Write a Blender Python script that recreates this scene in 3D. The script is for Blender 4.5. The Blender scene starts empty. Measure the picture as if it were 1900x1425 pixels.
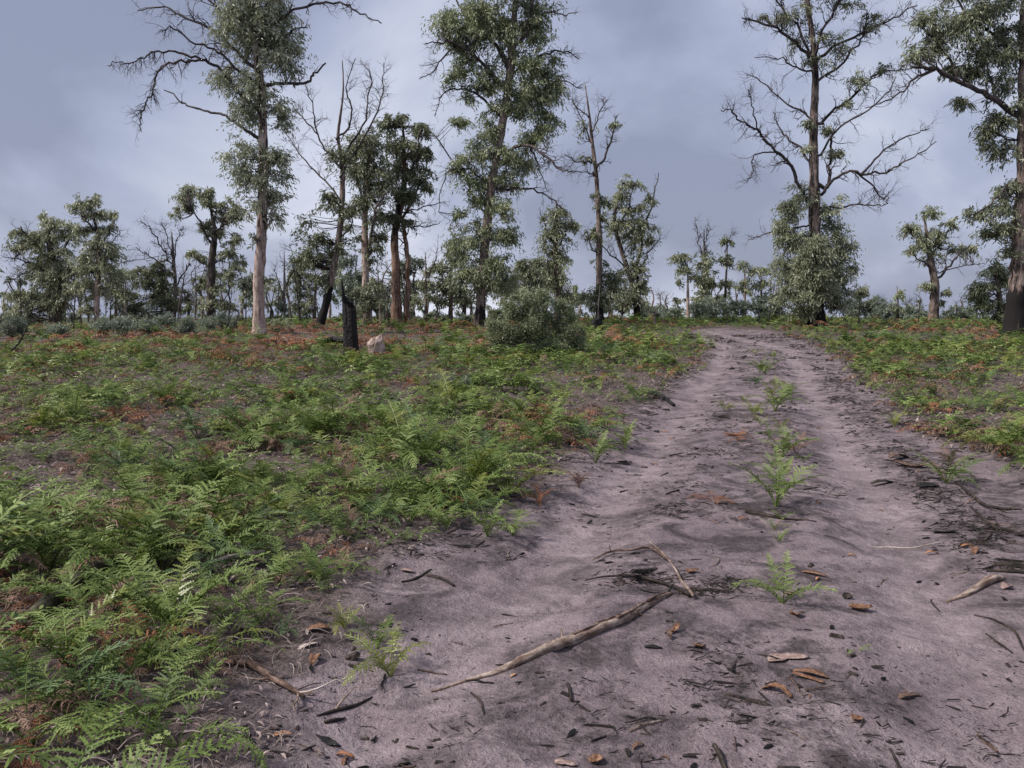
import bpy, math, numpy as np
from mathutils import Vector, Matrix

# ------------------------------------------------------------------ camera, sky, sun, exposure
SC = bpy.context.scene
COL = SC.collection
F = 1491.0            # focal length in photograph pixels (1900 wide)
EYE = 1.55
PITCH = math.radians(4.88)
SUN_EL, SUN_AZ = math.radians(48), math.radians(-104)   # azimuth from +Y towards +X : to the left, a little behind the camera

cam_d = bpy.data.cameras.new('camera'); cam = bpy.data.objects.new('camera', cam_d); COL.objects.link(cam)
cam.location = (0, 0, EYE); cam.rotation_euler = (math.pi/2 - PITCH, 0, 0)
cam_d.sensor_width = 36; cam_d.lens = 36*F/1900; cam_d.clip_start = .05; cam_d.clip_end = 6000
SC.camera = cam
SC.view_settings.view_transform = 'Standard'; SC.view_settings.look = 'None'
SC.view_settings.gamma = 1; SC.view_settings.exposure = 1.0
SC.view_settings.use_curve_mapping = False
SC.cycles.max_bounces = 5; SC.cycles.diffuse_bounces = 3; SC.cycles.glossy_bounces = 2
SC.cycles.transmission_bounces = 3; SC.cycles.transparent_max_bounces = 4
SC.cycles.use_denoising = True

W_ = bpy.data.worlds.new('World'); SC.world = W_; W_.use_nodes = True
def world():
    nt = W_.node_tree; N = nt.nodes; L = nt.links; N.clear()
    out = N.new('ShaderNodeOutputWorld')
    sky = N.new('ShaderNodeTexSky'); sky.sky_type = 'NISHITA'; sky.sun_disc = False
    sky.sun_elevation = SUN_EL; sky.sun_rotation = SUN_AZ; sky.air_density = 1.2; sky.dust_density = 2.0
    b1 = N.new('ShaderNodeBackground'); b1.inputs[1].default_value = .06; L.new(sky.outputs[0], b1.inputs[0])
    tc = N.new('ShaderNodeTexCoord'); sep = N.new('ShaderNodeSeparateXYZ'); L.new(tc.outputs['Generated'], sep.inputs[0])
    def mth(op, a, b):
        m = N.new('ShaderNodeMath'); m.operation = op
        for i, q in enumerate((a, b)):
            if q is None: continue
            if isinstance(q, (int, float)): m.inputs[i].default_value = q
            else: L.new(q, m.inputs[i])
        return m.outputs[0]
    zc = mth('ADD', mth('MAXIMUM', sep.outputs[2], 0.0), .55)
    comb = N.new('ShaderNodeCombineXYZ')
    L.new(mth('DIVIDE', sep.outputs[0], zc), comb.inputs[0]); L.new(mth('DIVIDE', sep.outputs[1], zc), comb.inputs[1])
    mp = N.new('ShaderNodeMapping'); mp.inputs['Location'].default_value = (11.978, 8.621, 0); mp.inputs['Rotation'].default_value = (0, 0, .484)
    mp.inputs['Scale'].default_value = (1.0, 1.0, 1)
    L.new(comb.outputs[0], mp.inputs[0])
    n1 = N.new('ShaderNodeTexNoise'); n1.inputs['Scale'].default_value = 1.7; n1.inputs['Detail'].default_value = 6
    n1.inputs['Roughness'].default_value = .50; n1.inputs['Distortion'].default_value = .35
    L.new(mp.outputs[0], n1.inputs['Vector'])
    rp = N.new('ShaderNodeValToRGB'); L.new(n1.outputs[0], rp.inputs[0])
    e = rp.color_ramp.elements
    e[0].position = .38; e[0].color = (.150, .166, .232, 1)
    e[1].position = .68; e[1].color = (.415, .43, .50, 1)
    m = e.new(.48); m.color = (.215, .236, .318, 1)
    m = e.new(.57); m.color = (.305, .325, .398, 1)
    b2 = N.new('ShaderNodeBackground'); b2.inputs[1].default_value = 1.0; L.new(rp.outputs[0], b2.inputs[0])
    mix = N.new('ShaderNodeMixShader'); mix.inputs[0].default_value = .90
    L.new(b1.outputs[0], mix.inputs[1]); L.new(b2.outputs[0], mix.inputs[2]); L.new(mix.outputs[0], out.inputs[0])
world()
sun_d = bpy.data.lights.new('sun', 'SUN'); sun_d.energy = 2.6; sun_d.angle = math.radians(7); sun_d.color = (1.0, .95, .88)
sun = bpy.data.objects.new('sun', sun_d); COL.objects.link(sun)
sv = Vector((math.sin(SUN_AZ)*math.cos(SUN_EL), math.cos(SUN_AZ)*math.cos(SUN_EL), math.sin(SUN_EL)))
sun.rotation_euler = sv.to_track_quat('Z', 'Y').to_euler()

# ------------------------------------------------------------------ helpers
def rng_(s): return np.random.default_rng(s)
def nrm(v): return v/np.maximum(np.linalg.norm(v, axis=-1, keepdims=True), 1e-9)
_T = rng_(5).random((256, 256))
def vnoise(x, y):
    x = np.asarray(x, float); y = np.asarray(y, float)
    xi = np.floor(x).astype(int); yi = np.floor(y).astype(int); fx = x-xi; fy = y-yi
    fx = fx*fx*(3-2*fx); fy = fy*fy*(3-2*fy)
    g = lambda a, b: _T[a & 255, b & 255]
    return (g(xi, yi)*(1-fx)+g(xi+1, yi)*fx)*(1-fy)+(g(xi, yi+1)*(1-fx)+g(xi+1, yi+1)*fx)*fy
def fbm(x, y, o=4):
    s = 0; a = .5; t = 0
    for i in range(o):
        s = s+a*vnoise(x*2**i+17.3*i, y*2**i-9.1*i); t += a; a *= .5
    return s/t
def sstep(a, b, x):
    t = np.clip((np.asarray(x, float)-a)/(b-a), 0, 1); return t*t*(3-2*t)

def g0(x, y):
    x = np.asarray(x, float); y = np.asarray(y, float)
    z = 1.0*sstep(5, 43, y)
    z = z - 5.0*sstep(50, 330, y)
    z = z + (fbm(x*.11+3, y*.05+1, 2)-.5)*.45*sstep(18, 40, y)*(1-sstep(60, 120, y))
    z = z - .010*np.clip(-x-9, 0, 60)*sstep(12, 30, y)
    return z
def ray(u, v):
    cx = (u-950)/F; cy = -(v-712.5)/F
    return np.array([cx, math.cos(PITCH)+cy*math.sin(PITCH), -math.sin(PITCH)+cy*math.cos(PITCH)])
def Wp(u, v, Y):                       # the point at distance Y seen at photograph pixel (u, v)
    r = ray(u, v); t = Y/r[1]; return np.array([r[0]*t, Y, EYE+r[2]*t])
_YS = np.concatenate([np.arange(1.5, 12, .01), np.arange(12, 80, .05)])
def Gp(u, v):                          # the ground point seen at (u, v)
    r = ray(u, v); t = _YS/r[1]; zz = EYE+r[2]*t-g0(r[0]*t, _YS)
    k = np.argmax(zz < 0) if (zz < 0).any() else len(_YS)-1
    Y = _YS[k]; return np.array([r[0]*Y/r[1], Y])
def proj(P):
    P = np.asarray(P, float); q = P-np.array([0, 0, EYE]); c, s = math.cos(PITCH), math.sin(PITCH)
    dpt = q[..., 1]*c-q[..., 2]*s; up = q[..., 1]*s+q[..., 2]*c
    return 950+F*q[..., 0]/dpt, 712.5-F*up/dpt, dpt

def line_x(pix):                       # a ground line traced in pixels as x(y)
    P = np.array([Gp(*p) for p in pix]); o = np.argsort(P[:, 1]); P = P[o]
    return lambda y: np.interp(y, P[:, 1], P[:, 0])
_le = line_x([(380, 1425), (440, 1290), (500, 1210), (590, 1140), (700, 1040), (780, 985), (900, 935), (1010, 885), (1095, 835), (1130, 785), (1215, 730), (1290, 680), (1300, 655), (1285, 630), (1278, 616)])
_re = line_x([(2500, 1200), (2150, 960), (1900, 862), (1835, 835), (1725, 815), (1695, 775), (1640, 730), (1585, 685), (1545, 652), (1500, 634), (1440, 618)])
_l1 = line_x([(560, 1425), (760, 1280), (930, 1120), (1060, 1000), (1170, 890), (1260, 770), (1325, 680), (1335, 640)])
_l2 = line_x([(1850, 1425), (1780, 1230), (1690, 1050), (1620, 930), (1550, 800), (1490, 700), (1465, 650)])
def track(x, y):                       # signed metres inside the bare track (positive = sand)
    a = np.minimum(np.asarray(x)-_le(y), _re(y)-np.asarray(x))
    a = a-sstep(34, 42, y)*12
    return a+(fbm(np.asarray(x)*1.3+3, np.asarray(y)*1.3, 3)-.5)*.75-.12
def gz(x, y):
    x = np.asarray(x, float); y = np.asarray(y, float)
    z = g0(x, y); tr = track(x, y); near = 1-sstep(16, 30, y)
    s = sstep(-.2, .5, tr)
    for l in (_l1, _l2):
        dx = (x-l(y))
        z = z-.052*np.exp(-(dx/.33)**2)*s*near+.018*np.exp(-((np.abs(dx)-.55)/.2)**2)*s*near
    z = z+(fbm(x*1.1, y*1.1, 3)-.5)*(.10-.055*s)*near
    z = z+(fbm(x*5.2+40, y*5.2, 3)-.5)*.022*near*s
    z = z+(fbm(x*4.2+11, y*4.2+70, 3)-.5)*.10*(1-s)*near+.05*(1-s)
    fp = fbm(x*3.1+90, y*3.1+33, 2)           # scuffed hollows and old prints
    z = z-.020*sstep(.60, .72, fp)*s*near*(1-sstep(5, 9, y))
    return z

def mesh(name, V, Q=None, T=None, mats=(), midx=None, attrs=None, smooth=False):
    me = bpy.data.meshes.new(name)
    V = np.asarray(V, np.float32).reshape(-1, 3)
    Q = np.zeros((0, 4), np.int32) if Q is None or len(Q) == 0 else np.asarray(Q, np.int32).reshape(-1, 4)
    T = np.zeros((0, 3), np.int32) if T is None or len(T) == 0 else np.asarray(T, np.int32).reshape(-1, 3)
    me.vertices.add(len(V)); me.vertices.foreach_set('co', V.ravel())
    nl = Q.size+T.size; me.loops.add(nl); me.loops.foreach_set('vertex_index', np.concatenate([Q.ravel(), T.ravel()]))
    n = len(Q)+len(T); me.polygons.add(n)
    st = np.concatenate([np.arange(len(Q))*4, len(Q)*4+np.arange(len(T))*3]).astype(np.int32)
    me.polygons.foreach_set('loop_start', st)
    try: me.polygons.foreach_set('loop_total', np.concatenate([np.full(len(Q), 4), np.full(len(T), 3)]).astype(np.int32))
    except Exception: pass
    if midx is not None: me.polygons.foreach_set('material_index', np.asarray(midx, np.int32))
    for k, a in (attrs or {}).items():
        me.attributes.new(k, 'FLOAT', 'POINT').data.foreach_set('value', np.asarray(a, np.float32))
    for m in mats: me.materials.append(m)
    me.polygons.foreach_set('use_smooth', np.full(n, bool(smooth)))
    me.update(calc_edges=True); me.validate()
    return me
def link(name, me, parent=None, loc=None, rot=None, scale=None):
    o = bpy.data.objects.new(name, me); COL.objects.link(o)
    if parent: o.parent = parent
    if loc is not None: o.location = loc
    if rot is not None: o.rotation_euler = rot
    if scale is not None: o.scale = (scale,)*3
    return o
def tag(o, label=None, cat=None, group=None, kind=None):
    if label: o['label'] = label
    if cat: o['category'] = cat
    if group: o['group'] = group
    if kind: o['kind'] = kind
    return o
class MB:
    def __init__(s): s.V = []; s.Q = []; s.T = []; s.A = []; s.n = 0
    def add(s, V, Q=None, T=None, a=0.0):
        V = np.asarray(V, float)
        if Q is not None and len(Q): s.Q.append(np.asarray(Q)+s.n)
        if T is not None and len(T): s.T.append(np.asarray(T)+s.n)
        s.V.append(V); s.A.append(np.broadcast_to(np.asarray(a, float), (len(V),))); s.n += len(V)
    def build(s, name, mat, base=(0, 0, 0), smooth=True, attr='burn'):
        if not s.n: return None
        return mesh(name, np.concatenate(s.V)-np.asarray(base), np.concatenate(s.Q) if s.Q else None, np.concatenate(s.T) if s.T else None,
                    [mat], attrs={attr: np.concatenate(s.A)}, smooth=smooth)
def tube(P, R, k=6, cap=True, rough=0, rng=None):
    P = np.asarray(P, float); R = np.broadcast_to(np.asarray(R, float), (len(P),)); n = len(P)
    t = nrm(np.gradient(P, axis=0)); ref = np.array([0, 1., 0]) if abs(t[0][1]) < .8 else np.array([1., 0, 0])
    s = nrm(np.cross(t, ref)); b = np.cross(t, s)
    a = np.arange(k)/k*2*math.pi
    rr = R[:, None]*np.ones(k)
    if rough and rng is not None: rr = rr*(1+rng.normal(0, rough, (n, k)))
    V = P[:, None]+rr[..., None]*(np.cos(a)[None, :, None]*s[:, None]+np.sin(a)[None, :, None]*b[:, None])
    V = V.reshape(-1, 3); i = np.arange(n-1)[:, None]*k; j = np.arange(k)[None]; j2 = (j+1) % k
    Q = np.stack([i+j, i+j2, i+k+j2, i+k+j], -1).reshape(-1, 4); T = None
    if cap:
        V = np.concatenate([V, P[:1], P[-1:]]); c0 = n*k
        jj = np.arange(k)
        T = np.concatenate([np.stack([(jj+1) % k, jj, np.full(k, c0)], -1), np.stack([(n-1)*k+jj, (n-1)*k+(jj+1) % k, np.full(k, c0+1)], -1)])
    return V, Q, T
def spline(P, n):
    P = np.asarray(P, float); m = len(P)
    if m == 2: return P[0]+(P[1]-P[0])*np.linspace(0, 1, n)[:, None]
    E = np.concatenate([[2*P[0]-P[1]], P, [2*P[-1]-P[-2]]]); t = np.linspace(0, m-1-1e-6, n); i = t.astype(int); f = (t-i)[:, None]
    p0, p1, p2, p3 = E[i], E[i+1], E[i+2], E[i+3]
    return .5*((2*p1)+(-p0+p2)*f+(2*p0-5*p1+4*p2-p3)*f**2+(-p0+3*p1-3*p2+p3)*f**3)

# ------------------------------------------------------------------ materials
def newmat(name):
    m = bpy.data.materials.new(name); m.use_nodes = True; nt = m.node_tree
    b = nt.nodes['Principled BSDF']; return m, nt, nt.nodes, nt.links, b
def ramp(N, stops):
    r = N.new('ShaderNodeValToRGB'); e = r.color_ramp.elements
    e[0].position = stops[0][0]; e[0].color = (*stops[0][1], 1); e[1].position = stops[-1][0]; e[1].color = (*stops[-1][1], 1)
    for p, c in stops[1:-1]: q = e.new(p); q.color = (*c, 1)
    return r
def noise(N, L, vec, scale, detail=4, rough=.55, dist=0):
    n = N.new('ShaderNodeTexNoise'); n.inputs['Scale'].default_value = scale; n.inputs['Detail'].default_value = detail
    n.inputs['Roughness'].default_value = rough; n.inputs['Distortion'].default_value = dist
    if vec is not None: L.new(vec, n.inputs['Vector'])
    return n.outputs[0]
def math_(N, L, op, a, b=None, clamp=False):
    m = N.new('ShaderNodeMath'); m.operation = op; m.use_clamp = clamp
    for i, q in enumerate((a, b)):
        if q is None: continue
        if isinstance(q, (int, float)): m.inputs[i].default_value = q
        else: L.new(q, m.inputs[i])
    return m.outputs[0]
def mixc(N, L, f, a, b):
    m = N.new('ShaderNodeMix'); m.data_type = 'RGBA'
    for s, q in ((m.inputs[0], f), (m.inputs[6], a), (m.inputs[7], b)):
        if isinstance(q, (int, float)): s.default_value = q
        elif isinstance(q, tuple): s.default_value = (*q, 1)
        else: L.new(q, s)
    return m.outputs[2]
def bump(N, L, b, h, strength, dist):
    u = N.new('ShaderNodeBump'); u.inputs['Strength'].default_value = strength; u.inputs['Distance'].default_value = dist
    L.new(h, u.inputs['Height']); L.new(u.outputs[0], b.inputs['Normal'])
def attr(N, name):
    a = N.new('ShaderNodeAttribute'); a.attribute_name = name; return a.outputs['Fac']

def mat_leaf(name, stops, rough=.42, trans=.33, spec=.6, objrand=.35):
    m, nt, N, L, b = newmat(name)
    t = attr(N, 'tint'); oi = N.new('ShaderNodeObjectInfo')
    f = math_(N, L, 'ADD', math_(N, L, 'MULTIPLY', t, 1-objrand), math_(N, L, 'MULTIPLY', oi.outputs['Random'], objrand), True)
    r = ramp(N, stops); L.new(f, r.inputs[0]); L.new(r.outputs[0], b.inputs['Base Color'])
    b.inputs['Roughness'].default_value = rough; b.inputs['Specular IOR Level'].default_value = spec
    tr = N.new('ShaderNodeBsdfTranslucent'); L.new(r.outputs[0], tr.inputs[0])
    mx = N.new('ShaderNodeMixShader'); mx.inputs[0].default_value = trans
    L.new(b.outputs[0], mx.inputs[1]); L.new(tr.outputs[0], mx.inputs[2]); L.new(mx.outputs[0], N['Material Output'].inputs[0])
    return m
M = {}
M['olive'] = mat_leaf('foliage_olive', [(0, (.064, .08, .038)), (.3, (.175, .205, .102)), (.65, (.34, .37, .21)), (1, (.60, .61, .45))])
M['grey'] = mat_leaf('foliage_grey', [(0, (.07, .082, .046)), (.3, (.20, .22, .13)), (.65, (.37, .39, .26)), (1, (.64, .65, .52))], rough=.42, spec=.55)
M['blue'] = mat_leaf('foliage_blue', [(0, (.08, .10, .07)), (.5, (.20, .235, .17)), (1, (.40, .43, .345))])
M['drab'] = mat_leaf('foliage_drab', [(0, (.065, .077, .040)), (.35, (.19, .212, .118)), (.7, (.335, .352, .215)), (1, (.53, .53, .40))])
M['bush'] = mat_leaf('foliage_bush', [(0, (.075, .098, .05)), (.35, (.235, .268, .15)), (.7, (.46, .485, .32)), (1, (.76, .72, .59))], rough=.4, spec=.5)
M['fern'] = mat_leaf('fern_green', [(0, (.022, .040, .009)), (.28, (.070, .112, .022)), (.55, (.155, .215, .052)), (.82, (.29, .35, .125)), (1, (.48, .52, .30))], rough=.55, trans=.3, spec=.28)  # pale end of the ramp paints sheen highlights into the lighter frond tips
M['fern_blue'] = mat_leaf('fern_cool_green', [(0, (.03, .06, .022)), (.5, (.085, .14, .05)), (1, (.22, .29, .14))], rough=.55, trans=.25, spec=.28)
M['fern_yellow'] = mat_leaf('fern_yellow_green', [(0, (.12, .155, .028)), (.5, (.21, .245, .045)), (1, (.33, .31, .08))], trans=.35)
M['fern_dead'] = mat_leaf('fern_dead', [(0, (.08, .048, .036)), (.4, (.18, .11, .08)), (.75, (.29, .19, .145)), (1, (.42, .32, .26))], rough=.8, trans=.15, spec=.1)
M['fern_rust'] = mat_leaf('fern_rust', [(0, (.11, .05, .03)), (.5, (.235, .105, .058)), (1, (.36, .19, .11))], rough=.8, trans=.15, spec=.1)
M['straw'] = mat_leaf('dead_straw', [(0, (.06, .046, .040)), (.35, (.17, .128, .116)), (.75, (.34, .27, .25)), (1, (.55, .47, .44))], rough=.85, trans=.0, spec=.1)
M['deadleaf'] = mat_leaf('dead_leaf', [(0, (.13, .055, .03)), (.5, (.27, .12, .06)), (1, (.42, .24, .14))], rough=.65, trans=.05, spec=.3, objrand=.8)

def mat_bark(name, c1, c2, c3, scale=1.0, bstr=.8, rough=.9):
    m, nt, N, L, b = newmat(name)
    tc = N.new('ShaderNodeTexCoord'); mp = N.new('ShaderNodeMapping'); L.new(tc.outputs['Object'], mp.inputs[0])
    mp.inputs['Scale'].default_value = (7*scale, 7*scale, 1.1*scale)
    n1 = noise(N, L, mp.outputs[0], 1.6, 6, .65, .4)
    n2 = noise(N, L, tc.outputs['Object'], 1.7*scale, 5, .7)
    r = ramp(N, [(.41, c1), (.5, c2), (.59, c3)])
    f = math_(N, L, 'ADD', math_(N, L, 'MULTIPLY', n1, .5), math_(N, L, 'MULTIPLY', n2, .5)); L.new(f, r.inputs[0])
    n3 = noise(N, L, mp.outputs[0], .9, 5, .65)
    bn = math_(N, L, 'ADD', attr(N, 'burn'), math_(N, L, 'MULTIPLY', math_(N, L, 'SUBTRACT', n3, .5), 2.4))
    bf = N.new('ShaderNodeMapRange'); bf.inputs[1].default_value = .38; bf.inputs[2].default_value = .62; L.new(bn, bf.inputs[0])
    c = mixc(N, L, bf.outputs[0], r.outputs[0], (.014, .012, .012))
    L.new(c, b.inputs['Base Color']); b.inputs['Roughness'].default_value = rough; b.inputs['Specular IOR Level'].default_value = .25
    bump(N, L, b, n1, bstr, .05/scale)
    return m
M['bark_brown'] = mat_bark('bark_brown', (.055, .042, .037), (.165, .122, .105), (.33, .265, .235))
M['bark_pale'] = mat_bark('bark_pale', (.15, .105, .085), (.36, .265, .23), (.50, .41, .37))
M['bark_orange'] = mat_bark('bark_orange', (.085, .052, .040), (.205, .125, .092), (.37, .26, .205))
M['bark_dark'] = mat_bark('bark_dark', (.035, .028, .026), (.09, .07, .063), (.19, .155, .14))
M['twig'] = mat_bark('twig_bark', (.026, .022, .022), (.06, .048, .047), (.11, .09, .086), bstr=.3)
M['twig_grey'] = mat_bark('twig_grey', (.07, .058, .055), (.13, .11, .105), (.21, .185, .175), bstr=.3)
M['char'] = mat_bark('charcoal', (.008, .0075, .008), (.015, .0135, .0135), (.038, .034, .033), 2.2, 1.0, .8)
M['wood_grey'] = mat_bark('weathered_wood', (.10, .062, .046), (.215, .155, .125), (.40, .325, .28), 6, .8)
M['wood_red'] = mat_bark('red_brown_wood', (.045, .026, .02), (.12, .075, .058), (.26, .18, .15), 6, 1.0)
M['wood_dark'] = mat_bark('dark_wood', (.012, .01, .009), (.028, .022, .019), (.075, .055, .046), 6, .8)
M['wood_pale'] = mat_bark('pale_wood', (.26, .20, .17), (.45, .37, .33), (.60, .53, .49), 6, .6)
M['moss_log'] = mat_bark('mossy_log', (.02, .017, .012), (.05, .042, .027), (.105, .10, .062), 5, .9)
M['bark_pink'] = mat_bark('bark_strip_pink', (.16, .10, .085), (.27, .185, .165), (.40, .31, .28), 6, .5)
M['bark_rust'] = mat_bark('bark_strip_rust', (.085, .042, .026), (.19, .098, .06), (.33, .205, .14), 6, .6)

def mat_ground():
    m, nt, N, L, b = newmat('sandy_ground')
    geo = N.new('ShaderNodeNewGeometry'); P = geo.outputs['Position']
    tr = attr(N, 'sand')
    # sand: mauve grey, mottled with ash and charcoal dust
    a1 = noise(N, L, P, 1.15, 5, .6, .6); a2 = noise(N, L, P, 9, 6, .7); a3 = noise(N, L, P, 95, 4, .7)
    sand = ramp(N, [(.33, (.100, .077, .086)), (.5, (.222, .174, .187)), (.68, (.375, .304, .316))]); 
    f = math_(N, L, 'ADD', math_(N, L, 'MULTIPLY', a1, .36), math_(N, L, 'ADD', math_(N, L, 'MULTIPLY', a2, .32), math_(N, L, 'MULTIPLY', a3, .32)))
    f = math_(N, L, 'ADD', f, math_(N, L, 'MULTIPLY', attr(N, 'lane'), .065))
    L.new(f, sand.inputs[0])
    ashm = N.new('ShaderNodeMapRange'); ashm.inputs[1].default_value = .44; ashm.inputs[2].default_value = .60
    L.new(math_(N, L, 'ADD', math_(N, L, 'MULTIPLY', noise(N, L, P, 2.3, 4, .6, 1.2), .72), math_(N, L, 'MULTIPLY', noise(N, L, P, 26, 3, .7), .28)), ashm.inputs[0])
    col = mixc(N, L, math_(N, L, 'MULTIPLY', ashm.outputs[0], math_(N, L, 'SUBTRACT', .95, math_(N, L, 'MULTIPLY', attr(N, 'lane'), .45))), sand.outputs[0], (.055, .045, .048))
    # fine charcoal specks
    vor = N.new('ShaderNodeTexVoronoi'); vor.inputs['Scale'].default_value = 42; L.new(P, vor.inputs['Vector']); vor.inputs['Randomness'].default_value = 1
    sp = N.new('ShaderNodeMapRange'); sp.inputs[1].default_value = .30; sp.inputs[2].default_value = .16; L.new(vor.outputs['Distance'], sp.inputs[0])
    sel = N.new('ShaderNodeMapRange'); sel.inputs[1].default_value = .50; sel.inputs[2].default_value = .60; L.new(noise(N, L, P, 7, 4, .7), sel.inputs[0])
    col = mixc(N, L, math_(N, L, 'MULTIPLY', math_(N, L, 'MULTIPLY', sp.outputs[0], sel.outputs[0]), .8), col, (.035, .028, .028))
    # litter soil under the bracken
    lit = ramp(N, [(.36, (.02, .016, .014)), (.46, (.07, .053, .049)), (.57, (.165, .127, .12)), (.70, (.30, .245, .235))])
    L.new(math_(N, L, 'ADD', math_(N, L, 'MULTIPLY', noise(N, L, P, 14, 6, .75), .6), math_(N, L, 'MULTIPLY', noise(N, L, P, 70, 4, .8), .4)), lit.inputs[0])
    col = mixc(N, L, tr, lit.outputs[0], col)
    # far country beyond the crest: dull scrub
    far = ramp(N, [(.35, (.035, .042, .028)), (.65, (.085, .088, .055))]); L.new(noise(N, L, P, .12, 6, .7), far.inputs[0])
    sy = N.new('ShaderNodeSeparateXYZ'); L.new(P, sy.inputs[0]); fy = N.new('ShaderNodeMapRange'); fy.inputs[1].default_value = 46; fy.inputs[2].default_value = 62
    L.new(sy.outputs[1], fy.inputs[0]); col = mixc(N, L, fy.outputs[0], col, far.outputs[0])
    L.new(col, b.inputs['Base Color']); b.inputs['Roughness'].default_value = .95; b.inputs['Specular IOR Level'].default_value = .15
    h = math_(N, L, 'ADD', math_(N, L, 'MULTIPLY', a2, 1.0), math_(N, L, 'ADD', math_(N, L, 'MULTIPLY', a3, .22), math_(N, L, 'MULTIPLY', noise(N, L, P, 30, 4, .7), .45)))
    bump(N, L, b, h, 1.0, .05)
    return m
M['ground'] = mat_ground()

# ------------------------------------------------------------------ the ground sheet
def make_ground():
    ys = np.concatenate([np.linspace(-40, 0, 12)[:-1], np.arange(0, 1.6, .2), 1.6*np.exp(np.linspace(0, math.log(60/1.6), 360)), 60*np.exp(np.linspace(0, math.log(2500/60), 40))[1:]])
    s = np.linspace(-1, 1, 281); s = np.sign(s)*np.abs(s)**1.25
    w = np.maximum(5.0, 1.15*np.abs(ys)+3.5)+np.where(ys < 0, 30, 0)
    X = s[None]*w[:, None]; Y = np.repeat(ys[:, None], len(s), 1)
    Z = gz(X, Y); V = np.stack([X, Y, Z], -1).reshape(-1, 3)
    n, k = X.shape; i = np.arange(n-1)[:, None]*k; j = np.arange(k-1)[None]
    Q = np.stack([i+j, i+j+1, i+k+j+1, i+k+j], -1).reshape(-1, 4)
    sand = sstep(-.22, .28, track(X, Y)).ravel()
    o = link('ground', mesh('ground', V, Q, None, [M['ground']], attrs={'sand': sand, 'lane': np.clip(np.maximum(np.exp(-((X-_l1(Y))/.36)**2), np.exp(-((X-_l2(Y))/.30)**2))+(fbm(X*1.4, Y*.5, 3)-.5)*.9, 0, 1).ravel()}, smooth=True)); tag(o, kind='structure')
make_ground()

# ------------------------------------------------------------------ trees
def leaf_cards(C, L, Wd, rng, droop, tint, out=0, jit=.36):
    n = len(C); d = nrm(rng.normal(0, .55, (n, 3))+out+np.array([0, 0, -droop])); s = nrm(np.cross(d, rng.normal(0, 1, (n, 3))))
    u = np.cross(d, s); L = L*rng.uniform(.65, 1.3, n); w = Wd*rng.uniform(.7, 1.3, n)/2
    mid = C+d*(L*.42)[:, None]+u*(L*.06)[:, None]
    V = np.stack([C, mid+s*w[:, None], C+d*L[:, None]-u*(L*.05)[:, None], mid-s*w[:, None]], 1).reshape(-1, 3)
    Q = np.arange(n*4).reshape(-1, 4)
    t = np.clip(np.repeat(tint+rng.normal(0, jit, n)*.6, 4), 0, 1)
    return V, Q, t
def crown_leaves(ells, d, rng, leaf=None, cover=2.2, per=26, tr=.29, droop=.55, flat=.9, spray=.70):
    """leaves strung along short drooping sprays that fill a list of ellipsoids"""
    L = leaf or max(.175, .0050*d); Wd = L*.27; lpx = (L*F/d)*(Wd*F/d)*.5*.6
    Vs, Ts, tufts = [], [], []
    for e in ells:
        u, v, ru, rv = e[:4]; dens = e[4] if len(e) > 4 else 1.0; yo = e[5] if len(e) > 5 else 0.0
        c = Wp(u, v, d+yo); k = d/F
        nl = int(cover*dens*math.pi*ru*rv/lpx); nt = max(3, int(nl/per))
        nc = max(1, nt//7); cd = nrm(rng.normal(0, 1, (nc, 3))); ax = np.array([ru*k, flat*.9*max(ru, .6*rv)*k, rv*k])
        cen = cd*(rng.random(nc)**(1/2.4))[:, None]*ax*.80
        own = rng.integers(0, nc, nt); sl = spray*min(1.0, max(.35, 1.5*min(ru, rv)*k))*rng.uniform(.5, 1.25, nt)*max(1, L/.2)
        hd = nrm(rng.normal(0, 1, (nt, 3))*np.array([1, 1, .45])+np.array([0, 0, .30]))
        st = c+cen[own]+rng.normal(0, .16, (nt, 3))*sl[:, None]; tufts.append(st)
        ct = np.clip(.40+rng.normal(0, .14, nc), .05, .9); tt = np.clip(ct[own]+rng.normal(0, .10, nt), 0, 1)
        cnt = np.maximum(5, (per*rng.uniform(.6, 1.4, nt)).astype(int)); ii = np.repeat(np.arange(nt), cnt); m = len(ii)
        s = rng.random(m)**.8; s_ = (s*sl[ii])[:, None]
        cc = st[ii]+hd[ii]*s_+np.array([0, 0, -1.])*(droop*.95*s*s*sl[ii])[:, None]+rng.normal(0, 1, (m, 3))*(.045+.085*s*sl[ii])[:, None]
        tg = nrm(hd[ii]+np.array([0, 0, -1.])*(2*droop*s)[:, None])
        V, Q, t = leaf_cards(cc, L, Wd, rng, droop, tt[ii]+.10*(s-.5), tg*.95); Vs.append(V); Ts.append(t)
    V = np.concatenate(Vs); return V, np.arange(len(V)).reshape(-1, 4), np.concatenate(Ts), np.concatenate(tufts)
def grow(mb, p, d, length, r, lev, rng, up=.10, wig=.22, kids=4, sides=3):
    n = 6 if lev > 1 else (5 if lev else 3); st = length/(n-1); pts = [p]; dd = [d]
    for i in range(n-1):
        d = nrm(d+rng.normal(0, wig, 3)+np.array([0, 0, up])); p = p+d*st; pts.append(p); dd.append(d)
    R = np.linspace(r, r*.35, n); V, Q, T = tube(pts, R, sides, cap=False); mb.add(V, Q, T, .0)
    if lev > 0:
        for _ in range(kids):
            i = rng.integers(1, n); side = nrm(np.cross(dd[i], rng.normal(0, 1, 3)))
            grow(mb, pts[i], nrm(dd[i]*.75+side*.75), length*rng.uniform(.35, .65), R[i]*.65, lev-1, rng, up, wig*1.15, max(2, kids-1), 3)
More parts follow.
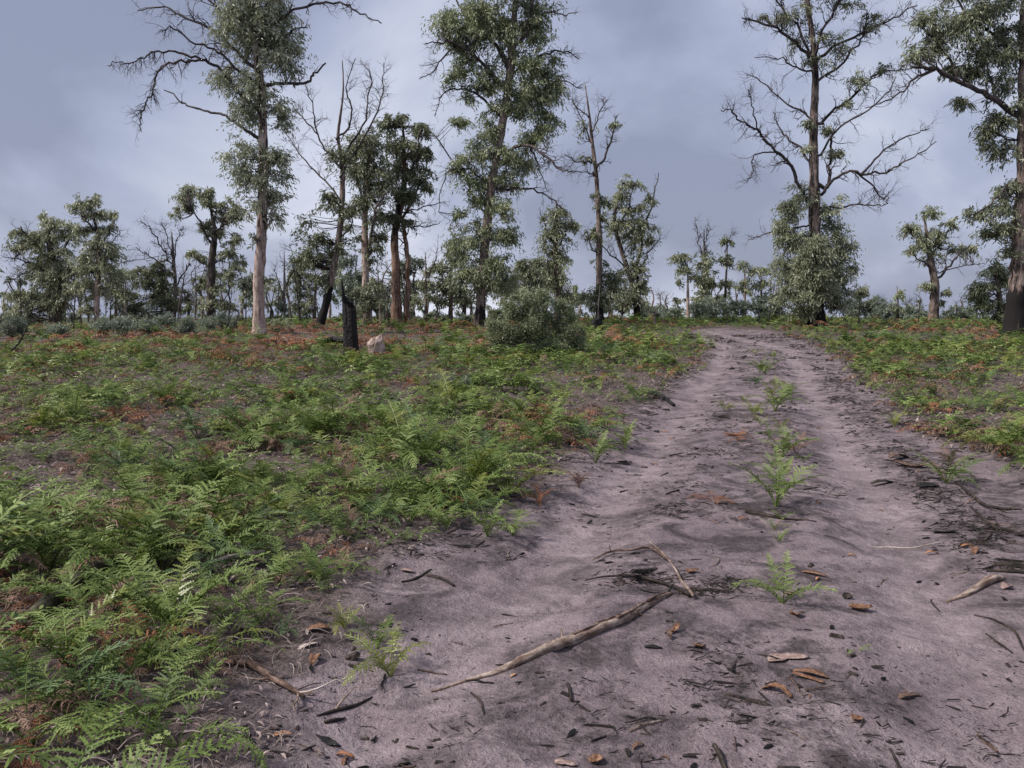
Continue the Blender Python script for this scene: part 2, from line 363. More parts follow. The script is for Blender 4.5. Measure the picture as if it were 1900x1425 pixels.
def tree(name, label, d, trunk, limbs=(), ells=(), fol='olive', bark='bark_brown', burn=None, seed=1, cat='tree', group=None,
         cover=2.55, leaf=None, minw=.5, twig='twig', auto=True, tr=.29, droop=.55, base_flare=1.22):
    rng = rng_(seed); k = d/F
    P = [Wp(u, v, d) for u, v, *_ in trunk]
    x0 = P[0][0]; P[0] = np.array([x0, d, float(gz(x0, d))-.12])
    Wd = np.array([t[2] for t in trunk])*k*.5
    base = np.array([x0, d, float(gz(x0, d))])
    root = link(name, None, loc=base); tag(root, label, cat, group); root.empty_display_size = .3
    n = max(12, 5*len(P)); S = spline(P, n); S = S+np.cumsum(rng.normal(0, .012, (n, 3)), 0)*np.array([.3, 1, 0]); S[0] = P[0]
    R = np.interp(np.linspace(0, len(P)-1, n), np.arange(len(P)), Wd)
    hh = S[:, 2]-base[2]; R = R*(1+(base_flare-1)*np.exp(-np.maximum(hh, 0)/.35))*(1+rng.normal(0, .055, n))
    mb = MB(); V, Q, T = tube(S, R, 11, True, .045, rng)
    fr = np.clip(hh/max(hh[-1], .1), 0, 1); bb = np.array([burn(q) if burn else .15 for q in fr])
    a = np.concatenate([np.repeat(bb, 11), bb[:1], bb[-1:]]); mb.add(V, Q, T, a)
    link('trunk', mb.build('trunk', M[bark], base), root)
    skel = [S]
    for li, l in enumerate(limbs):
        pts = l['p']; dy = l.get('dy', rng.normal(0, 1.0)*.9); m = len(pts)
        LP = [Wp(u, v, d+dy*(i/(m-1))**1.0) for i, (u, v) in enumerate(pts)]
        j = np.argmin(np.linalg.norm(S-LP[0], axis=1)+np.maximum(0, S[:, 2]-LP[0][2]-.1)*2)
        if l.get('join', True) and np.linalg.norm(S[j]-LP[0]) > .05: LP = [S[j]]+LP
        nn = max(8, 4*len(LP)); LS = spline(LP, nn); LS = LS+rng.normal(0, .034, (nn, 3))*max(.5, d/35)
        w0, w1 = l.get('w', (6, 2)); LR = np.linspace(w0, w1, nn)*k*.5; mb = MB(); V, Q, T = tube(LS, LR, 6, True, .05, rng)
        mb.add(V, Q, T, l.get('burn', .2))
        seg = np.linalg.norm(np.diff(LS, axis=0), axis=1).sum(); tw = l.get('tw', 1.0)
        nt = int(tw*seg*4.2); tl = l.get('tl', 1.0)
        for _ in range(nt):
            f = rng.uniform(.22, 1)**.75; i = min(nn-2, int(f*(nn-1))); tg = nrm(LS[i+1]-LS[i]); sd = nrm(np.cross(tg, rng.normal(0, 1, 3)))
            grow(mb, LS[i], nrm(tg*.7+sd*.8), tl*rng.uniform(.45, 1.15)*(1.25-.5*f), max(minw*k*.5*1.5, LR[i]*.5), 2 if tw > .5 else 1, rng, l.get('up', .05), .32, 4)
        link('limb', mb.build('limb', M[l.get('mat', twig)], base), root); skel.append(LS)
    SK = np.concatenate(skel)
    if len(ells):
        V, Q, t, tufts = crown_leaves(ells, d, rng, leaf, cover, droop=droop)
        link('crown', mesh('crown', V-base, Q, None, [M[fol]], attrs={'tint': t}), root)
        if auto:
            mb = MB(); pick = rng.random(len(tufts)) < min(1.0, 420/len(tufts))
            for c in tufts[pick]:
                q = SK.copy(); dist = np.linalg.norm(q-c, axis=1)+np.maximum(0, q[:, 2]-c[2])*.8; s = q[np.argmin(dist)]
                mid = (s+c)/2+rng.normal(0, .10, 3)*np.linalg.norm(c-s)+np.array([0, 0, -.06])*np.linalg.norm(c-s)
                ln = np.linalg.norm(c-s); r = max(minw*k*.42, .007+.009*ln)
                V, Q, T = tube(spline([s, mid, c], 5), np.linspace(r, r*.4, 5), 3, False); mb.add(V, Q, T, .1)
            o = link('twigs', mb.build('twigs', M[twig], base), root); o['kind'] = 'stuff'
    return root
def lm(p, w=(5, 1.5), **k): return dict(p=p, w=w, **k)
G_TALL = 'tall fire-scarred gum trees on the crest'; G_FAR = 'small gum trees along the far skyline'

# tall tree on the left
tree('gum_tree', 'tall gum tree with pale pink lower trunk and long bare arching left limbs', 31,
     [(482, 640, 25), (480, 570, 21), (481, 500, 20), (486, 430, 19), (489, 340, 17), (488, 250, 16), (486, 180, 14), (478, 110, 14), (468, 50, 11), (462, -40, 9), (470, -150, 6), (480, -260, 3)],
     [lm([(478, 200), (440, 165), (403, 125), (373, 111), (344, 115), (309, 118), (290, 138), (282, 172), (270, 192), (260, 222), (262, 245)], (6.5, 1.7), dy=-2.2, tw=1.3, tl=.75, up=-.12),
      lm([(373, 111), (334, 98), (314, 96), (285, 96), (265, 108), (241, 118), (216, 115), (203, 124)], (4.5, 1.2), dy=-2.2, tw=1.8, tl=.65, up=-.16, join=False),
      lm([(476, 255), (442, 231), (417, 214), (388, 209), (358, 199), (334, 187), (307, 167)], (7, 2.4), dy=1.2, tw=.12, tl=.8),
      lm([(490, 160), (521, 153), (572, 153), (580, 138), (604, 118)], (8, 3), dy=-.8, tw=.3, tl=.6),
      lm([(474, 130), (430, 85), (400, 60), (350, 35), (300, 12), (255, 18)], (8, 2), dy=1.8, tw=1.1, tl=.9, up=-.05),
      lm([(470, 150), (440, 128), (400, 92), (360, 80), (318, 52), (300, 60)], (6, 1.8), dy=-1.5, tw=1.1, tl=.8, up=-.08),
      lm([(470, 70), (427, 35), (380, -5), (330, -40)], (8, 2), dy=.8, tw=1.0), lm([(480, 100), (530, 66), (546, 54), (572, 49)], (6, 2), dy=1, tw=.8, tl=.6),
      lm([(476, 85), (500, 50), (540, 22), (590, 5), (640, 8), (672, 28), (708, 43)], (7, 2), dy=-1, tw=.6, tl=.7, up=-.03),
      lm([(470, 40), (520, -20), (570, -60)], (7, 2), dy=1, tw=1), lm([(484, 150), (455, 150), (430, 140)], (5, 2), dy=.5, tw=1)],
     [(480, 70, 50, 48), (430, 55, 42, 36, .8), (515, 95, 40, 40), (445, 8, 60, 36, .8), (505, 20, 48, 42, .8), (535, 122, 24, 24), (428, 145, 26, 28), (478, 165, 36, 40), (462, 212, 28, 32), (516, 205, 22, 42, .9),
      (446, 288, 24, 34), (512, 288, 26, 38), (452, 335, 26, 28, .9), (512, 345, 22, 38, .9), (482, 300, 25, 60, .6), (500, 396, 24, 24, .8), (466, 385, 26, 22, .8), (470, 445, 14, 18, .6), (498, 520, 12, 16, .5), (470, -60, 110, 60, .7), (480, -160, 90, 60, .7), (480, -240, 60, 40, .7)],
     'grey', 'bark_pale', lambda q: .05 if q < .13 else (.18 if q < .2 else .44), 11, 'tree', G_TALL, twig='twig')
# bare leaning tree and its neighbours
tree('gum_tree', 'leaning thin gum with black base and bare fan of twigs above the charred stump', 36,
     [(590, 615, 17), (603, 570, 14), (618, 500, 13), (628, 440, 11), (634, 370, 10), (634, 300, 8), (626, 258, 6), (630, 216, 4.5), (635, 167, 3), (634, 112, 1.6)],
     [lm([(626, 258), (647, 236), (652, 196), (642, 162), (660, 108)], (5, 1.4), tw=.9, up=.12), lm([(634, 300), (672, 231), (682, 192), (688, 142), (668, 113)], (5, 1.4), tw=.9, up=.12),
      lm([(634, 320), (697, 216), (710, 162), (712, 116)], (4.5, 1.4), tw=.9, up=.12), lm([(632, 310), (618, 295), (588, 250), (583, 206), (566, 157)], (5, 1.4), tw=1.0, up=.06),
      lm([(588, 250), (560, 215), (545, 200)], (3, 1.2), tw=1, up=.05, join=False), lm([(632, 372), (608, 339), (564, 295), (532, 250)], (5, 1.3), tw=1.1, up=.02),
      lm([(626, 450), (650, 420), (660, 380)], (5, 2), tw=.3)],
     [(577, 425, 26, 34, .6), (612, 375, 24, 32, .65), (645, 400, 20, 28, .6), (555, 480, 28, 26, .6), (588, 470, 26, 30, .6), (600, 520, 20, 30, .6), (640, 460, 22, 30, .5), (630, 290, 22, 26, .7)],
     'drab', 'bark_brown', lambda q: .95 if q < .17 else .25, 12, 'tree', 'slim gums behind the charred stump', cover=2.9)
tree('gum_tree', 'pale twin-stemmed gum with narrow olive crown behind the charred stump', 39,
     [(680, 590, 14), (678, 520, 13), (676, 440, 12), (677, 370, 10), (684, 310, 8), (692, 262, 5)],
     [lm([(682, 480), (690, 420), (702, 380), (720, 350)], (7, 3), tw=.5, mat='twig_grey'), lm([(677, 380), (660, 320), (650, 280)], (6, 2), tw=.6, mat='twig_grey')],
     [(660, 272, 26, 28), (690, 262, 26, 28), (688, 305, 34, 34), (660, 320, 26, 30, .8), (705, 350, 26, 34), (672, 385, 22, 34, .8), (700, 420, 18, 34, .8), (655, 430, 15, 30, .5), (690, 490, 20, 40, .5)],
     'drab', 'bark_pale', lambda q: .2, 13, 'tree', 'slim gums behind the charred stump', cover=2.9)
tree('gum_tree', 'gum with orange-brown split trunk and knobbly crown, left of the big central tree', 40,
     [(737, 590, 20), (735, 540, 17), (735, 490, 15), (732, 440, 14), (742, 390, 13), (750, 340, 10), (750, 280, 7), (748, 225, 3)],
     [lm([(754, 590), (757, 520), (755, 450), (748, 405), (772, 360), (790, 300)], (12, 2), dy=.4, tw=.5, join=False, mat='bark_orange'), lm([(740, 400), (722, 320), (716, 240)], (6, 2), tw=.5), lm([(750, 340), (775, 290), (778, 245)], (5, 2), tw=.5),
      lm([(752, 395), (790, 382), (830, 375)], (4, 1.2), tw=1.1), lm([(752, 420), (785, 420), (815, 415)], (3.5, 1), tw=1.3)],
     [(716, 232, 15, 18), (742, 226, 17, 18), (776, 246, 20, 22), (792, 288, 14, 18), (732, 270, 26, 22), (760, 285, 28, 24), (735, 318, 28, 26), (775, 325, 24, 24), (745, 360, 34, 24), (790, 350, 14, 12, .7), (722, 395, 20, 22), (750, 410, 14, 16)],
     'drab', 'bark_orange', lambda q: .1 if q < .42 else .5, 14, 'tree', 'slim gums behind the charred stump', cover=2.9)
# the big central tree
tree('gum_tree', 'largest gum in the middle, trunk clothed in leaves, behind the round bush', 37,
     [(890, 618, 23), (892, 560, 18), (896, 500, 16), (902, 430, 16), (908, 370, 16), (917, 310, 15), (927, 250, 15), (936, 190, 14), (946, 120, 15), (950, 60, 11), (956, -20, 9), (962, -130, 6), (968, -230, 3)],
     [lm([(945, 130), (915, 75), (880, 40), (850, 10), (830, -40)], (9, 2), dy=1, tw=.6), lm([(950, 90), (978, 62), (985, 15), (995, -50)], (9, 3), dy=-1, tw=.5),
      lm([(940, 170), (890, 110), (840, 80), (815, 78), (790, 82)], (8, 1.6), dy=-.8, tw=1.2, tl=.8), lm([(850, 84), (825, 105), (800, 135), (776, 148)], (4, 1.2), tw=1.2, tl=.8, join=False),
      lm([(930, 220), (888, 175), (850, 165), (820, 175), (806, 215)], (6, 1.4), tw=1.0, tl=.8), lm([(945, 140), (1000, 105), (1045, 95), (1075, 110)], (6, 1.4), tw=1.1, tl=.8),
      lm([(985, 40), (1020, 22), (1045, 28), (1070, 22)], (4, 1.4), tw=.6, tl=.6, join=False), lm([(935, 190), (990, 160), (1040, 150), (1078, 165)], (6, 1.3), tw=1.1),
      lm([(922, 285), (975, 268), (1010, 290), (1035, 312), (1062, 318)], (7, 1.6), tw=1.0, up=-.04), lm([(905, 352), (940, 350), (985, 352), (1025, 370), (1055, 395)], (6, 1.5), tw=1.0, up=-.08),
      lm([(985, 275), (1000, 310), (1012, 350)], (4, 1.2), tw=1.2, up=-.1, join=False), lm([(908, 345), (875, 318), (848, 312), (822, 335), (815, 395)], (5, 1.2), tw=1.0, up=-.12), lm([(900, 400), (862, 330), (815, 262), (795, 250)], (5, 1.2), tw=.8)],
     [(842, 45, 38, 42), (880, 20, 40, 40), (880, 62, 36, 30, .9), (930, 40, 40, 46, .9), (985, 35, 42, 46, .9), (1005, 70, 22, 26, .7), (840, 78, 26, 18, .8), (925, 85, 36, 22, .7), (868, 125, 24, 22, .9), (845, 140, 20, 26), (885, 150, 24, 20, .8), (866, 172, 16, 16, .7),
      (990, 120, 46, 36), (1022, 140, 26, 42), (965, 165, 34, 36), (1000, 185, 40, 38), (1016, 225, 22, 36, .9), (962, 205, 26, 22), (905, 130, 26, 34, .7), (915, 190, 26, 30, .6), (855, 232, 16, 24, .9), (905, 240, 26, 24), (985, 262, 36, 24), (895, 285, 26, 32), (850, 290, 18, 32), (945, 285, 26, 30), (968, 315, 30, 24, .9),
      (880, 330, 24, 28), (925, 335, 26, 28), (960, 345, 20, 14, .6), (935, 385, 24, 34), (885, 370, 20, 26), (862, 395, 16, 16, .9), (932, 435, 26, 36), (885, 430, 28, 32), (860, 455, 26, 34), (925, 490, 30, 34), (870, 500, 30, 32), (895, 525, 30, 24, .9), (940, 525, 26, 26, .8), (960, -50, 110, 60, .8), (900, -120, 90, 60, .8), (990, -170, 80, 60, .7)],
     'olive', 'bark_brown', lambda q: .62 if q < .05 else (.28 if q < .12 else .18), 15, 'tree', G_TALL)
# the half-dead pair right of the centre
tree('gum_tree', 'half-dead gum with bare twiggy top standing right of the round bush', 42,
     [(1113, 590, 15), (1112, 530, 13), (1112, 450, 11), (1110, 390, 10), (1105, 320, 8), (1098, 262, 6), (1092, 210, 4), (1084, 155, 1.6)],
     [lm([(1104, 318), (1122, 290), (1135, 255), (1144, 212)], (6, 1.8), tw=1.3, up=.1, tl=.7), lm([(1098, 268), (1080, 225), (1068, 190)], (4, 1.4), tw=1.3, up=.1, tl=.8), lm([(1102, 300), (1070, 300), (1045, 285)], (4, 1.4), tw=1.1),
      lm([(1108, 330), (1085, 318), (1055, 318)], (3, 1.2), tw=1.1), lm([(1100, 240), (1116, 200), (1120, 178)], (3.5, 1.3), tw=1.2, up=.1), lm([(1112, 480), (1095, 450), (1088, 425)], (4, 1.4), tw=1.0), lm([(1088, 215), (1060, 185), (1050, 170)], (3, 1.2), tw=1.3)],
     [(1083, 295, 12, 14, .6), (1106, 360, 12, 22, .4), (1118, 400, 13, 36, .7), (1108, 450, 16, 32, .7), (1122, 500, 16, 26, .6), (1103, 545, 22, 28, .9), (1130, 530, 24, 34, .9), (1080, 245, 18, 40, .12), (1135, 240, 16, 26, .25)],
     'drab', 'bark_brown', lambda q: .6 if q < .18 else .12, 16, 'tree', 'half-dead gums right of the round bush')
tree('gum_tree', 'forked gum with upswept leafy arms, last of the row before the track', 44,
     [(1184, 590, 13), (1178, 545, 11), (1166, 505, 9.5), (1153, 465, 8), (1142, 425, 7), (1140, 390, 5.5), (1155, 340, 2.4)],
     [lm([(1172, 525), (1185, 480), (1196, 425), (1210, 380), (1222, 320)], (8, 1.5), tw=.5, up=.08, tl=.6), lm([(1176, 545), (1192, 490), (1215, 455), (1225, 440)], (5, 1.3), tw=.9), lm([(1145, 430), (1165, 390), (1175, 345)], (5, 1.5), tw=.6),
      lm([(1165, 500), (1125, 465), (1100, 445)], (4, 1.3), tw=1.0)],
     [(1166, 345, 18, 18), (1152, 372, 18, 24), (1180, 395, 20, 26), (1207, 375, 9, 24), (1150, 415, 20, 24, .9), (1195, 425, 18, 24), (1175, 450, 22, 28, .9), (1200, 455, 12, 16, .8), (1170, 495, 18, 26, .7), (1165, 550, 22, 34), (1190, 545, 16, 36), (1176, 510, 16, 20, .7)],
     'drab', 'bark_dark', lambda q: .6 if q < .2 else .2, 17, 'tree', 'half-dead gums right of the round bush')
tree('gum_tree', 'slender gum wrapped in a narrow column of foliage directly behind the round bush', 41,
     [(1036, 590, 14), (1034, 530, 13), (1030, 460, 10), (1032, 400, 5), (1032, 372, 2)],
     [lm([(1030, 470), (1052, 425), (1062, 400)], (4, 1.5), tw=.5, tl=.5), lm([(1030, 460), (1012, 420), (1004, 395)], (4, 1.5), tw=.8, tl=.6), lm([(1033, 540), (1020, 500), (1016, 470)], (4, 1.5), tw=.5)],
     [(1032, 392, 18, 20), (1028, 430, 24, 30), (1054, 420, 14, 18), (1036, 470, 24, 32), (1030, 515, 20, 28), (1042, 545, 14, 26, .8), (1012, 405, 10, 14, .7)],
     'drab', 'bark_brown', lambda q: .35, 18, 'tree', 'half-dead gums right of the round bush')
# tall tree beside the track
tree('gum_tree', 'tall gum right of the track with thick leafy skirt around its black base', 36,
     [(1516, 602, 34), (1514, 560, 26), (1513, 500, 22), (1512, 440, 21), (1511, 380, 20), (1511, 300, 17), (1511, 230, 15), (1514, 170, 13), (1514, 115, 11), (1508, 60, 10), (1500, 0, 8), (1495, -100, 5), (1500, -190, 2)],
     [lm([(1498, 372), (1480, 339), (1465, 304), (1445, 285), (1421, 260), (1406, 241), (1377, 228), (1357, 206), (1338, 204)], (8, 2), dy=-1.5, tw=1.0, up=.02, tl=.85),
      lm([(1440, 282), (1400, 288), (1395, 320), (1385, 340)], (3, 1.2), tw=1.2, join=False, up=-.08), lm([(1406, 241), (1395, 200), (1388, 165)], (3, 1.2), tw=1.2, join=False),
      lm([(1505, 310), (1485, 275), (1465, 260), (1445, 236), (1432, 205)], (6, 1.6), dy=1.5, tw=1.0), lm([(1505, 222), (1490, 206), (1455, 191), (1411, 147), (1382, 142)], (5, 1.4), dy=.8, tw=1.1),
      lm([(1512, 135), (1480, 125), (1450, 110), (1400, 105)], (5, 1.4), tw=1.0), lm([(1514, 113), (1475, 79), (1436, 49), (1396, 39), (1376, 30)], (8, 2), dy=-1, tw=1.2), lm([(1509, 118), (1480, 49), (1446, 10), (1420, -40)], (7, 2), dy=1, tw=1.0),
      lm([(1512, 100), (1530, 50), (1560, -5), (1580, -60)], (7, 2), dy=-1.2, tw=1.0), lm([(1519, 108), (1563, 79), (1617, 54), (1662, 29), (1700, 10)], (7, 2), dy=1.2, tw=1.1), lm([(1516, 150), (1560, 120), (1600, 70), (1610, 20)], (6, 2), dy=-.6, tw=1.0),
      lm([(1520, 230), (1534, 216), (1573, 187), (1608, 152), (1637, 133), (1681, 128)], (7, 2), dy=1, tw=1.0), lm([(1518, 290), (1560, 235), (1600, 210), (1640, 180), (1665, 140)], (5, 1.5), dy=-1, tw=.9),
      lm([(1524, 360), (1539, 339), (1573, 319), (1612, 324), (1652, 314), (1691, 295), (1740, 262)], (7, 1.6), dy=-1.3, tw=.9, up=.06, tl=.8), lm([(1600, 322), (1640, 280), (1690, 250), (1722, 240)], (4, 1.3), tw=1.0, join=False, up=.05),
      lm([(1585, 320), (1620, 345), (1640, 370), (1650, 355)], (4, 1.3), tw=1.1, join=False), lm([(1560, 385), (1600, 378), (1635, 382), (1650, 366)], (4, 1.3), tw=.8), lm([(1490, 420), (1420, 435), (1385, 448)], (4, 1.2), tw=.7, tl=.6),
      lm([(1536, 345), (1540, 300), (1542, 255)], (8, 4), tw=.3)],
     [(1460, 385, 23, 34), (1494, 362, 25, 24, .8), (1452, 420, 19, 26), (1473, 440, 30, 36), (1540, 390, 19, 32), (1549, 430, 23, 32), (1464, 490, 26, 34), (1498, 480, 30, 36), (1536, 480, 30, 36), (1561, 475, 23, 32), (1502, 525, 39, 30), (1468, 540, 30, 30), (1548, 530, 33, 32), (1481, 575, 30, 20), (1548, 570, 30, 22), (1578, 500, 9, 18), (1512, 470, 26, 34, 1.3, -1.0), (1502, 505, 35, 30, 1.3, -1.0), (1527, 530, 32, 26, 1.2, -1.0), (1494, 545, 26, 18, 1.0, -1.0),
      (1550, 285, 16, 22, .8), (1535, 240, 12, 26, .6), (1502, 250, 14, 40, .5), (1515, 112, 22, 20, .6), (1490, 70, 34, 26, .22), (1540, 60, 34, 30, .22), (1450, 40, 44, 20, .2), (1400, 38, 24, 10, .35), (1600, 45, 46, 24, .2), (1560, 105, 30, 22, .25), (1590, 165, 22, 22, .6), (1570, 200, 14, 16, .5), (1470, 8, 60, 24, .22), (1560, -2, 60, 24, .22), (1650, 128, 20, 12, .6), (1500, -60, 100, 50, .6), (1500, -130, 70, 50, .6)],
     'grey', 'bark_brown', lambda q: .95 if q < .06 else (.62 if q < .12 else (.12 if q < .23 else .40)), 19, 'tree', G_TALL)
# big tree cut by the right edge of the frame
tree('gum_tree', 'huge gum cut by the right photo edge, long leafy limb reaching left', 30,
     [(1882, 622, 44), (1886, 570, 35), (1890, 500, 31), (1893, 420, 28), (1896, 340, 26), (1898, 260, 25), (1900, 180, 27), (1899, 100, 24), (1898, 30, 22), (1905, -80, 16), (1915, -220, 8), (1920, -300, 3)],
     [lm([(1890, 216), (1843, 182), (1794, 157), (1730, 128), (1690, 124)], (14, 5), dy=-.8, tw=.6), lm([(1735, 130), (1700, 145), (1680, 165), (1640, 190), (1605, 200)], (5, 1.5), dy=-.8, tw=.7, join=False, tl=.7),
      lm([(1800, 158), (1760, 110), (1720, 60), (1690, 30)], (7, 2), tw=.9, join=False), lm([(1896, 110), (1850, 70), (1800, 30), (1760, -20)], (9, 3), dy=1, tw=.8), lm([(1850, 184), (1830, 120), (1820, 70)], (6, 2), tw=.8, join=False),
      lm([(1895, 330), (1865, 350), (1830, 385), (1805, 400)], (6, 2), dy=-1, tw=.5), lm([(1894, 260), (1860, 255), (1830, 230)], (6, 2), tw=.5), lm([(1900, 60), (1960, 0), (2040, -40)], (10, 3), tw=.6), lm([(1900, 200), (1970, 140), (2050, 110)], (10, 3), tw=.6)],
     [(1702, 100, 24, 24), (1740, 75, 36, 30), (1720, 25, 34, 28, .7), (1780, 40, 40, 34), (1840, 25, 44, 36), (1885, 60, 30, 40, .7), (1800, 90, 40, 26, .8), (1760, 130, 36, 18, .8), (1845, 95, 40, 34), (1870, 145, 32, 32, .8), (1815, 135, 28, 20, .8), (1785, 188, 26, 14, .9), (1840, 230, 26, 26, .9), (1868, 205, 28, 26, .8), (1822, 255, 14, 22, .8), (1862, 280, 26, 26, .9), (1842, 275, 18, 20, .7),
      (1876, 345, 26, 22), (1850, 375, 30, 26), (1818, 395, 22, 16), (1862, 420, 34, 26), (1885, 460, 24, 20, .8), (1835, 430, 22, 12, .7), (1960, 20, 60, 60, .8), (1980, 120, 60, 60, .8), (1850, -60, 120, 60, .7), (1900, -170, 120, 70, .7), (1960, 300, 50, 60, .7), (1955, 440, 40, 50, .7)],
     'grey', 'bark_brown', lambda q: .9 if q < .09 else (.4 if q < .16 else .18), 20, 'tree', G_TALL)
tree('gum_tree', 'rusty-tipped low tree tucked behind the black foot of the right-edge gum', 38,
     [(1858, 610, 12), (1856, 560, 10), (1850, 520, 7), (1846, 490, 3)], [lm([(1855, 560), (1830, 530), (1810, 545)], (4, 1.5), tw=.6)],
     [(1848, 495, 24, 18), (1826, 520, 22, 20), (1862, 525, 22, 26), (1812, 545, 18, 12), (1840, 560, 26, 22), (1866, 575, 18, 26)], 'olive', 'bark_dark', None, 21)
tree('gum_tree', 'small vase-shaped gum with lopsided crown under open sky near the right edge', 46,
     [(1732, 595, 19), (1734, 560, 16), (1735, 530, 14), (1729, 495, 12), (1722, 450, 7), (1714, 400, 3)],
     [lm([(1738, 522), (1755, 500), (1775, 475), (1800, 452)], (7, 2), tw=.5), lm([(1730, 500), (1705, 480), (1688, 470)], (4, 1.5), tw=.6), lm([(1726, 480), (1752, 440), (1765, 420)], (5, 1.5), tw=.5), lm([(1745, 505), (1790, 492), (1830, 490)], (3, 1), tw=.5), lm([(1715, 460), (1690, 430), (1680, 415)], (3, 1), tw=.9)],
     [(1716, 400, 18, 14), (1704, 420, 18, 18), (1725, 430, 20, 20), (1712, 455, 20, 18), (1762, 418, 14, 13), (1748, 440, 12, 14, .8), (1735, 470, 18, 20), (1770, 462, 16, 14, .8), (1795, 450, 16, 14, .9), (1692, 468, 10, 10, .7), (1718, 535, 12, 26, .9), (1748, 545, 10, 26, .8)],
     'drab', 'bark_brown', lambda q: .3, 22, 'tree', G_FAR)
# the left-hand group
tree('gum_tree', 'broad dark gum at the far left edge, bare twigs poking out leftwards', 46,
     [(105, 615, 22), (102, 560, 20), (98, 500, 16), (92, 450, 10), (86, 410, 5)],
     [lm([(98, 520), (60, 490), (32, 480), (8, 476)], (4, 1.2), tw=1.2), lm([(100, 530), (70, 500), (40, 510), (15, 520)], (4, 1.2), tw=1.2), lm([(95, 490), (60, 450), (38, 420)], (6, 2), tw=.6), lm([(98, 480), (125, 450), (130, 430)], (6, 2), tw=.5)],
     [(30, 428, 12, 14), (60, 432, 24, 18), (88, 405, 18, 14), (105, 410, 20, 18), (84, 440, 30, 20), (50, 455, 20, 16), (120, 430, 20, 20), (100, 470, 32, 26), (70, 485, 26, 20), (118, 500, 28, 30), (90, 525, 28, 26), (45, 550, 30, 18), (70, 565, 38, 24), (110, 560, 30, 34), (40, 585, 34, 16)],
     'drab', 'bark_dark', None, 23, 'tree', 'dark gums at the left of the skyline', cover=3.0)
tree('gum_tree', 'gum with tufted top-knot and pale lower trunk, second from the left edge', 45,
     [(181, 620, 10), (180, 575, 10), (182, 530, 10), (186, 480, 10), (182, 430, 7), (172, 390, 3)],
     [lm([(186, 460), (205, 425), (216, 405)], (5, 2), tw=.7, tl=.6), lm([(184, 440), (160, 410), (148, 395)], (5, 2), tw=.5), lm([(186, 480), (215, 440), (232, 425)], (3, 1), tw=1.2), lm([(184, 520), (160, 500), (150, 480)], (5, 2), tw=.4)],
     [(150, 375, 16, 14), (172, 372, 16, 14), (165, 392, 24, 14), (186, 408, 14, 14, .8), (216, 402, 10, 12), (196, 430, 18, 14), (150, 425, 18, 12), (178, 455, 26, 22), (205, 475, 18, 22), (168, 490, 24, 26), (198, 510, 20, 24), (150, 520, 18, 26, .8), (160, 560, 14, 26, .9), (215, 520, 16, 14, .8), (186, 535, 14, 18, .8)],
     'drab', 'bark_pale', lambda q: .05 if q < .4 else .55, 24, 'tree', 'dark gums at the left of the skyline', cover=3.0)
tree('gum_tree', 'low bushy gum with a dead grey twig fan above it, left of the round-topped gum', 47,
     [(318, 615, 9), (324, 570, 8), (325, 520, 6), (320, 470, 5), (318, 430, 2)],
     [lm([(322, 500), (300, 460), (282, 430), (262, 410)], (4, 1.2), tw=1.5, tl=.9), lm([(322, 490), (330, 440), (340, 420)], (3, 1.2), tw=1.4, tl=.9), lm([(320, 510), (285, 480), (250, 460)], (4, 1.2), tw=1.3, tl=.9), lm([(318, 470), (308, 435), (300, 412)], (3, 1), tw=1.5), lm([(326, 530), (345, 500), (352, 488)], (4, 1.5), tw=.4), lm([(322, 560), (290, 540), (280, 500)], (5, 2), tw=.4), lm([(322, 575), (345, 555), (350, 545)], (3, 1.5), tw=.4)],
     [(285, 498, 20, 12), (262, 505, 14, 10), (310, 505, 18, 14), (275, 525, 22, 18), (300, 530, 18, 20), (246, 560, 18, 22), (262, 580, 14, 14), (292, 565, 20, 20), (318, 560, 14, 22, .8), (340, 545, 14, 16, .9), (300, 590, 22, 14, .8)],
     'drab', 'twig_grey', lambda q: .1, 25, 'tree', 'dark gums at the left of the skyline', cover=3.0)
tree('gum_tree', 'round-topped gum with separate leaf clouds, just left of the tall pink-trunked gum', 43,
     [(392, 612, 17), (392, 560, 15), (392, 510, 14), (395, 460, 12), (398, 430, 9), (390, 385, 4)],
     [lm([(394, 455), (375, 420), (350, 380)], (6, 2), tw=.3), lm([(396, 440), (415, 410), (428, 385)], (6, 2), tw=.3), lm([(393, 500), (370, 485), (352, 472)], (4, 2), tw=.3), lm([(395, 490), (420, 478), (436, 462)], (4, 2), tw=.3), lm([(426, 600), (426, 540), (424, 480)], (4, 2), tw=.2, join=False)],
     [(338, 368, 18, 16), (365, 358, 22, 14), (392, 354, 22, 12), (350, 390, 20, 10), (385, 375, 26, 12), (428, 378, 20, 14), (440, 396, 16, 14), (415, 402, 16, 14), (370, 412, 22, 10), (396, 425, 20, 14), (322, 400, 8, 8), (352, 470, 14, 10), (370, 480, 14, 10), (436, 445, 14, 18), (425, 470, 18, 14), (440, 480, 12, 10), (420, 510, 14, 16, .7), (408, 555, 14, 34, .9), (380, 560, 12, 20, .6)],
     'drab', 'bark_dark', lambda q: .35, 26, 'tree', 'dark gums at the left of the skyline', cover=3.0)
